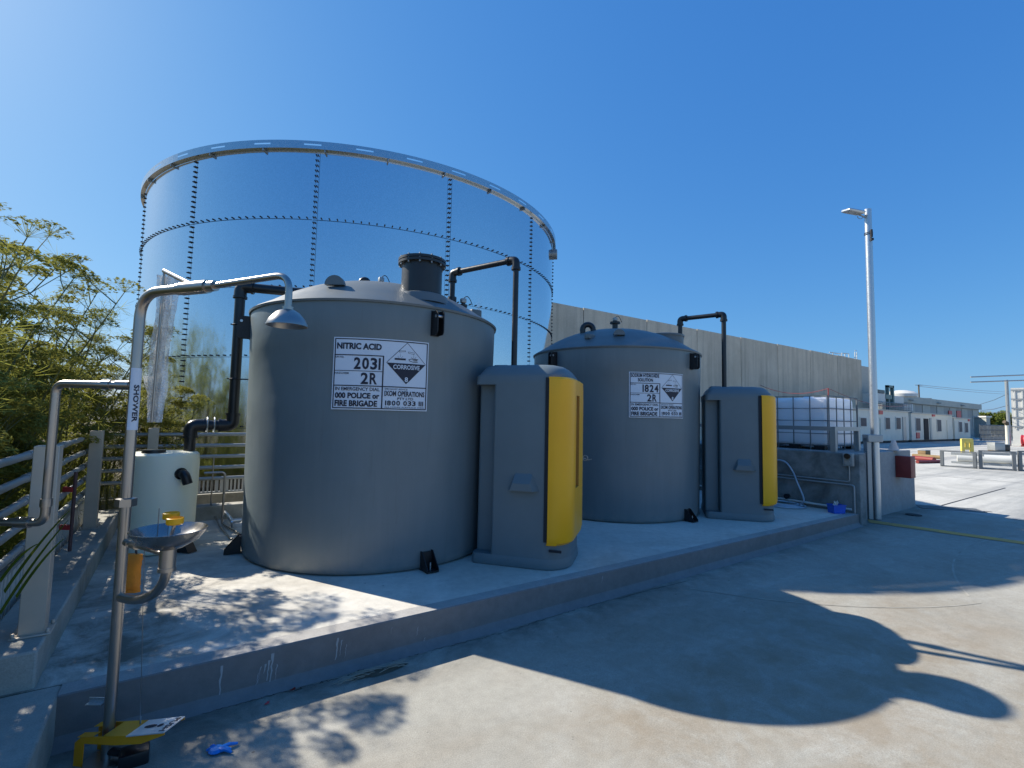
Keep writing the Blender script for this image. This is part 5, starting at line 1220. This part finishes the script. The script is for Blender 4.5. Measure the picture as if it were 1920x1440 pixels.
for zz in (.1, .7, 1.3, 1.9): g.cyl(fa - of + Vector((0, 0, zz)), fb - of + Vector((0, 0, zz)), .05, 4)
g.build('mesh_panel', M['cage'], fn)
# far background at the horizon
for i, (x0, x1, y0_, d_, mm, lab) in enumerate(((1838, 1845, 781, 75, 'shed', 'small pale hut at the end of the long shed'), (1846, 1880, 790, 140, 'tan', 'low tan building far off beyond the yard'))):
    a = PD(x0, 800, d_); b = PD(x1, 800, d_); zt_ = PD((x0+x1)/2, y0_, d_).z; o = empty('distant_building', ((a.x+b.x)/2, (a.y+b.y)/2, .085), -YAW, label=lab, cat='building'); L = (b-a).length
    g = MB(); g.bb((-L/2, -1, 0), (L/2, 1, zt_*.93)); g.build('wall', M[mm], o, smooth=False); g = MB(); g.bb((-L/2-.15, -1.15, zt_*.931), (L/2+.15, 1.15, zt_)); g.build('roof', M['whitep'], o, smooth=False)

# -------------------- vegetation
def fan_quads(rng, C, size, ratio, n_per, up=.0):
    # C (N,3) centres -> n_per thin quads per centre; returns verts, faces
    N = len(C)*n_per; Cn = np.repeat(np.asarray(C), n_per, 0)
    d = rng.normal(size=(N, 3)); d[:, 2] += up; d /= np.linalg.norm(d, axis=1)[:, None]
    e = rng.normal(size=(N, 3)); e -= d*np.sum(d*e, 1)[:, None]; e /= np.linalg.norm(e, axis=1)[:, None]
    s_ = size*rng.uniform(.5, 1.3, (N, 1)); c = Cn + d*s_*rng.uniform(.1, .9, (N, 1))
    a = d*s_; b = e*s_*ratio
    V = np.stack([c-a*.5, c+b*.5, c+a*.5, c-b*.5], 1).reshape(-1, 3)
    return V, np.arange(N*4).reshape(-1, 4)
def np_mesh(name, V, F_, mat, parent, M3=None):
    me = bpy.data.meshes.new(name); me.vertices.add(len(V)); me.vertices.foreach_set('co', np.asarray(V, np.float32).ravel())
    k = F_.shape[1]; me.loops.add(F_.size); me.loops.foreach_set('vertex_index', F_.ravel().astype(np.int32)); me.polygons.add(len(F_))
    me.polygons.foreach_set('loop_start', np.arange(0, F_.size, k, dtype=np.int32)); me.polygons.foreach_set('loop_total', np.full(len(F_), k, np.int32)); me.update(); me.validate()
    me.materials.append(mat); o = bpy.data.objects.new(name, me); col.objects.link(o); o.parent = parent; return o
def fennel(x, y, z0, h, seed, label, lean=(0, 0), spread=.8, dens=1.0, um=1.0):
    rng = np.random.default_rng(seed); o = empty('fennel_plant', (x, y, z0), label=label, cat='plant', group='tall fennel plants behind the left railing')
    st = MB(); tips = []; leafc = []
    for i in range(int(7.5*dens)):
        a = rng.uniform(0, 2*math.pi); tilt = rng.uniform(.03, .32)*spread; hh = h*rng.uniform(.68, 1.0)
        b0 = np.array([rng.uniform(-.12, .12), rng.uniform(-.12, .12), 0])
        dirv = np.array([math.cos(a)*tilt + lean[0], math.sin(a)*tilt + lean[1], 1.0])
        P_ = [b0 + dirv*hh*t + np.array([math.cos(a), math.sin(a), 0])*(t*t*.14*hh) for t in (0, .25, .5, .75, 1.0)]
        st.tube(P_, [.016, .014, .011, .008, .004], 5); tips.append((P_[-1], P_[-1]-P_[-2], 1.25))
        for t in np.linspace(.15, .95, 11):
            j = t*4; k = int(min(3, j)); p = P_[k]*(1-(j-k)) + P_[k+1]*(j-k)
            if t > .30:
                aa = rng.uniform(0, 6.28); L = hh*rng.uniform(.10, .26)*(1.35-t*.6)
                e1 = p + np.array([math.cos(aa)*.62, math.sin(aa)*.62, .72])*L; mid = (p+e1)/2 + np.array([math.cos(aa), math.sin(aa), -.2])*L*.10
                st.tube([p, mid, e1], [.006, .0045, .003], 4); tips.append((e1, e1-mid, rng.uniform(.6, 1.1)))
                if rng.random() < .75:
                    ab = aa + rng.uniform(-1.2, 1.2); e2 = mid + np.array([math.cos(ab)*.6, math.sin(ab)*.6, .65])*L*.6; st.tube([mid, e2], .003, 4, cap=False); tips.append((e2, e2-mid, rng.uniform(.5, .85)))
            for q_ in range(3): leafc.append(p + rng.normal(size=3)*[.10, .10, .10] + [0, 0, -.03])
    so = st.build('stems', M['stem'], o)
    # umbels: rays ending in small flat floret discs on a shallow dome
    V = []; Fq = []; rays = MB()
    for (p, d, s_) in tips:
        if rng.random() > um: continue
        d = d/np.linalg.norm(d); d = d*.55 + np.array([0, 0, .6]); d /= np.linalg.norm(d)
        ex = np.cross(d, [0, 1, .1]); ex /= np.linalg.norm(ex); ey = np.cross(d, ex); R = .145*s_
        nr = int(20*s_)+8
        for k in range(nr):
            rr = math.sqrt((k+.5)/nr)*R; a = k*2.4; e = p + d*(R*.75 - rr*rr/R*.45) + ex*rr*math.cos(a) + ey*rr*math.sin(a)
            V += [p-ex*.0012, p+ex*.0012, e+ex*.0012, e-ex*.0012]; Fq.append(len(Fq))
            for f in range(5):
                c = e + rng.normal(size=3)*.009; n1 = rng.normal(size=3); n1 -= d*n1.dot(d)*.6; n1 /= np.linalg.norm(n1); n2 = np.cross(d, n1); q_ = .015*rng.uniform(.6, 1.2)
                V += [c-n1*q_, c-n2*q_, c+n1*q_, c+n2*q_]; Fq.append(len(Fq))
    if V: np_mesh('umbels', np.array(V), np.arange(len(V)).reshape(-1, 4), M['umbel'], o)
    Vf, Ff = fan_quads(rng, leafc, .17, .022, 24, .15); np_mesh('feathery_leaves', Vf, Ff, M['leaf'], o)
    return o
fsp = [  # x, y, height, lean
 (-1.35, 4.55, 2.9, (-.06, .0), 'fennel plant nearest the photo\'s left edge, its umbels standing highest'),
 (-1.75, 5.3, 3.0, (.02, .0), 'fennel plant second from the left edge of the photo, tall and dense'),
 (-1.45, 6.2, 3.0, (.07, .05), 'fennel plant whose long bare stem leans right against the sky'),
 (-1.15, 7.2, 2.5, (.05, .02), 'fennel plant with dark seed heads just left of the shower pole top'),
 (-.75, 8.4, 2.35, (.05, -.02), 'fennel plant seen between shower pole and big tank sheet seam'),
 (-.30, 8.35, 1.95, (.04, -.02), 'smaller yellow fennel plant before the big tank, right of the shower pole'),
 (-2.3, 6.9, 2.7, (.0, .0), 'fennel plant in the second row behind the left railing'),
 (-1.9, 8.2, 2.9, (.02, .0), 'yellowish fennel plant in the second row near the big tank'),
 (-1.25, 5.4, 2.0, (.0, -.02), 'low fennel plant close behind the nearer steel post'),
 (-1.3, 3.6, 2.4, (-.08, .0), 'fennel plant at the left edge close to the railing'),
 (-2.7, 5.2, 3.1, (-.02, .0), 'fennel plant at the back of the left clump'),
]
for i, (x, y, h, ln, lab) in enumerate(fsp): fennel(x, y, .18, h, 100+i, lab, ln, .85, 1.0 if h > 2.1 else .8)
def bushy(name, x, y, z0, h, r, seed, label, cat='tree', mat='leafd', nclump=70, leaf=.09, group='trees behind the left railing'):
    rng = np.random.default_rng(seed); o = empty(name, (x, y, z0), label=label, cat=cat, group=group)
    g = MB(); g.tube([(0, 0, -.1), (.05, .02, h*.3), (-.04, .05, h*.6), (0, 0, h*.85)], [.05*r+.03, .04*r+.02, .03*r, .012], 8)
    cl = []
    for i in range(nclump):
        u = rng.normal(size=3); u /= np.linalg.norm(u); rad = rng.uniform(.35, 1.0)**.6; c = np.array([u[0]*r*rad, u[1]*r*rad, h*.56 + u[2]*h*.44*rad]); cl.append(c)
        if i % 4 == 0: g.tube([(0, 0, max(.1, c[2]*.55)), c*np.array([.5, .5, .8]), c], [.018, .012, .004], 5)
    g.build('trunk', M['trunk'], o)
    C = []
    for c in cl:
        k = rng.integers(10, 26); s_ = rng.uniform(.12, .30)*r**.5; C += list(c + rng.normal(size=(k, 3))*s_*[1, 1, .6])
    V, F_ = fan_quads(rng, C, leaf, .5, 7); np_mesh('crown', V, F_, M[mat], o)
    return o
bl = [(-5.4, 6.0, 2.1, 1.0), (-4.4, 9.6, 2.0, 1.1), (-6.6, 9.0, 2.9, 1.3), (-2.2, 10.6, 2.9, 1.0), (-4.0, 12.0, 3.8, 1.4), (-5.8, 11.5, 4.2, 1.5), (-4.6, 4.0, 1.7, .9), (-8.2, 7.5, 3.0, 1.5), (-3.4, 15.5, 4.2, 1.5), (-7.5, 15.5, 5.0, 2.0), (-2.6, 13.2, 2.8, 1.0)]
labs = ['dark bushy shrub behind the fennel at the far left', 'dark bush behind the farther steel post', 'broad dark tree behind the leftmost fennel', 'bush beside the big tank\'s left edge', 'tree reflected low in the big tank sheets', 'tall dark tree deep behind the railing', 'low bush at the left edge of the photo behind the railing', 'dark tree hidden behind the leftmost bushes', 'far tree beyond the big tank\'s left side', 'tallest far tree at left behind all bushes', 'small bush at the foot of the big tank']
for i, ((x, y, h, r), lab) in enumerate(zip(bl, labs)): bushy('bushy_tree', x, y, .2, h, r, 300+i, lab, nclump=int(22+12*r))
for i, (px_, hh) in enumerate(((1852, 4.2), (1862, 3.6), (1871, 4.6), (1879, 4.0), (1888, 4.4), (1846, 3.4))):
    q = PD(px_, 800, 88 + 3*(i % 3)); bushy('distant_tree', q.x, q.y, .085, hh, 1.7, 700+i, ('round', 'low', 'tallest', 'narrow', 'right hand', 'smallest left')[i] + ' dark tree on the far horizon beyond the yard', nclump=30, leaf=.5, group='dark trees on the far horizon')
# low undergrowth as one mass
rng = np.random.default_rng(55); C = np.stack([-0.95 - rng.gamma(1.6, 1.3, 5200), rng.uniform(2.2, 13, 5200), .25 + np.abs(rng.normal(0, .30, 5200))], 1)
C = C[(np.hypot(C[:, 0]-BC.x, C[:, 1]-BC.y) > BR+.1)]
V, F_ = fan_quads(rng, C, .13, .16, 8, .8); uo = np_mesh('undergrowth', V, F_, M['leafd'], None); tag(uo, 'low green undergrowth beneath the bushes outside the left railing', 'undergrowth', kind='stuff')
# strappy leaves bending over the left wall
sl_ = empty('strap_leaf_plant', (-.95, 3.3, .2), label='long green strap leaves arching over the left wall near the post', cat='plant')
for (xa, ya, xb, yb, D1) in ((8, 1110, 130, 958, 3.35), (0, 1150, 128, 975, 3.4), (30, 1120, 120, 1010, 3.3), (0, 1090, 70, 1020, 3.2)):
    a = PD(xa, ya, 2.45); b = PD(xb, yb, D1-.75); a.z = max(a.z, .2); mid = a.lerp(b, .5) + Vector((0, 0, .05)); of = Vector(sl_.location); g = MB()
    pts = [a*(1-t)**2 + mid*2*t*(1-t) + b*t*t for t in [i/10 for i in range(11)]]
    vs = []
    for i, p in enumerate(pts):
        w_ = .008*(1-.8*(i/10)**2); vs += [p - UV*w_ + RV*w_*.5 - of, p + UV*w_ - RV*w_*.5 - of]
    g.add(vs, [(2*i, 2*i+1, 2*i+3, 2*i+2) for i in range(10)]); g.build('leaf', M['strap'], sl_)

# -------------------- litter in front of the kerb
q = PZ(405, 1410, 0); gl = MB(); rr_ = random.Random(4)
gl.lathe([(0, 0), (.028, 0), (.036, .008), (.026, .018), (0, .021)], (0, 0, .001), 14)
for (a, L) in ((-.15, .085), (.12, .07), (.62, .095), (2.6, .05), (3.2, .045)):
    d = R0*math.cos(a) + Vector((-R0.y, R0.x, 0))*math.sin(a); gl.tube([d*.02 + Vector((0,0,.009)), d*(L*.6) + Vector((0,0,.016)), d*L + Vector((0,0,.007))], [.013, .009, .006], 8)
gl.v = [(p[0]*1.0, p[1]*1.0, max(.001, p[2])) for p in gl.v]
o = gl.build('rubber_glove', M['glove']); o.location = (q.x, q.y, .002); tag(o, 'discarded blue rubber glove on the road near the treadle', 'glove')
q = PZ(262, 1424, 0); g = MB(); g.lathe([(0, 0), (.03, 0), (.03, .02), (0, .024)], (0, 0, 0), 10); o = g.build('glove_scrap', M['glove']); o.location = (q.x, q.y, .002); tag(o, 'blue rubber scrap under the yellow treadle', 'litter')
for (px_, py_, s_, lab) in ((500, 1321, .014, 'small bright red scrap on the road by the kerb'), (546, 1297, .02, 'dark red crumpled scrap close to the kerb, right of the brighter one')):
    q = PZ(px_, py_, 0); g = MB(); g.add([(rr_.uniform(-s_, s_)*1.4, rr_.uniform(-s_, s_), rr_.uniform(0, s_)) for _ in range(8)], [(0,1,2), (2,3,4), (4,5,6), (6,7,0), (1,3,5), (0,4,7)]); o = g.build('paper_scrap', M['redb'] if s_ < .018 else M['red'], smooth=False); o.location = (q.x, q.y, .004); tag(o, lab, 'litter')
g = MB(); q = PZ(705, 1262, 0); tw = empty('twig_pile', (q.x, q.y, .003), label='little heap of dry twigs and dirt in the gutter below the kerb', cat='twigs')
for i in range(36):
    a = rr_.uniform(-.5, .5); L = rr_.uniform(.04, .16); c = Vector((rr_.uniform(-.22, .22), rr_.uniform(-.035, .035), rr_.uniform(.004, .02))); d = Vector((math.cos(a), math.sin(a)*.6, rr_.uniform(-.05, .05)))*L/2; g.tube([c-d, c+Vector((0,0,.006)), c+d], .0016, 4)
g.build('twigs', M['straw'], tw)
g = MB(); g.add([(.25*math.cos(t)*rr_.uniform(.6, 1), .05*math.sin(t)*rr_.uniform(.6, 1), .001) for t in [i*.42 for i in range(15)]], [tuple(range(15))]); g.build('dirt', M['soil'], tw, smooth=False)
# valve body under the treadle
g = MB(); c_ = tp(.14, .01, -.10); g.bev(tuple(c_ - Vector((.06, .05, .07)) ), tuple(c_ + Vector((.06, .05, .03))), .015); g.cyl(tp(0, 0, -.09), tp(.14, 0, -.09), .018, 12); sb(g, 'treadle_valve', M['black'])
bpy.context.view_layer.update()
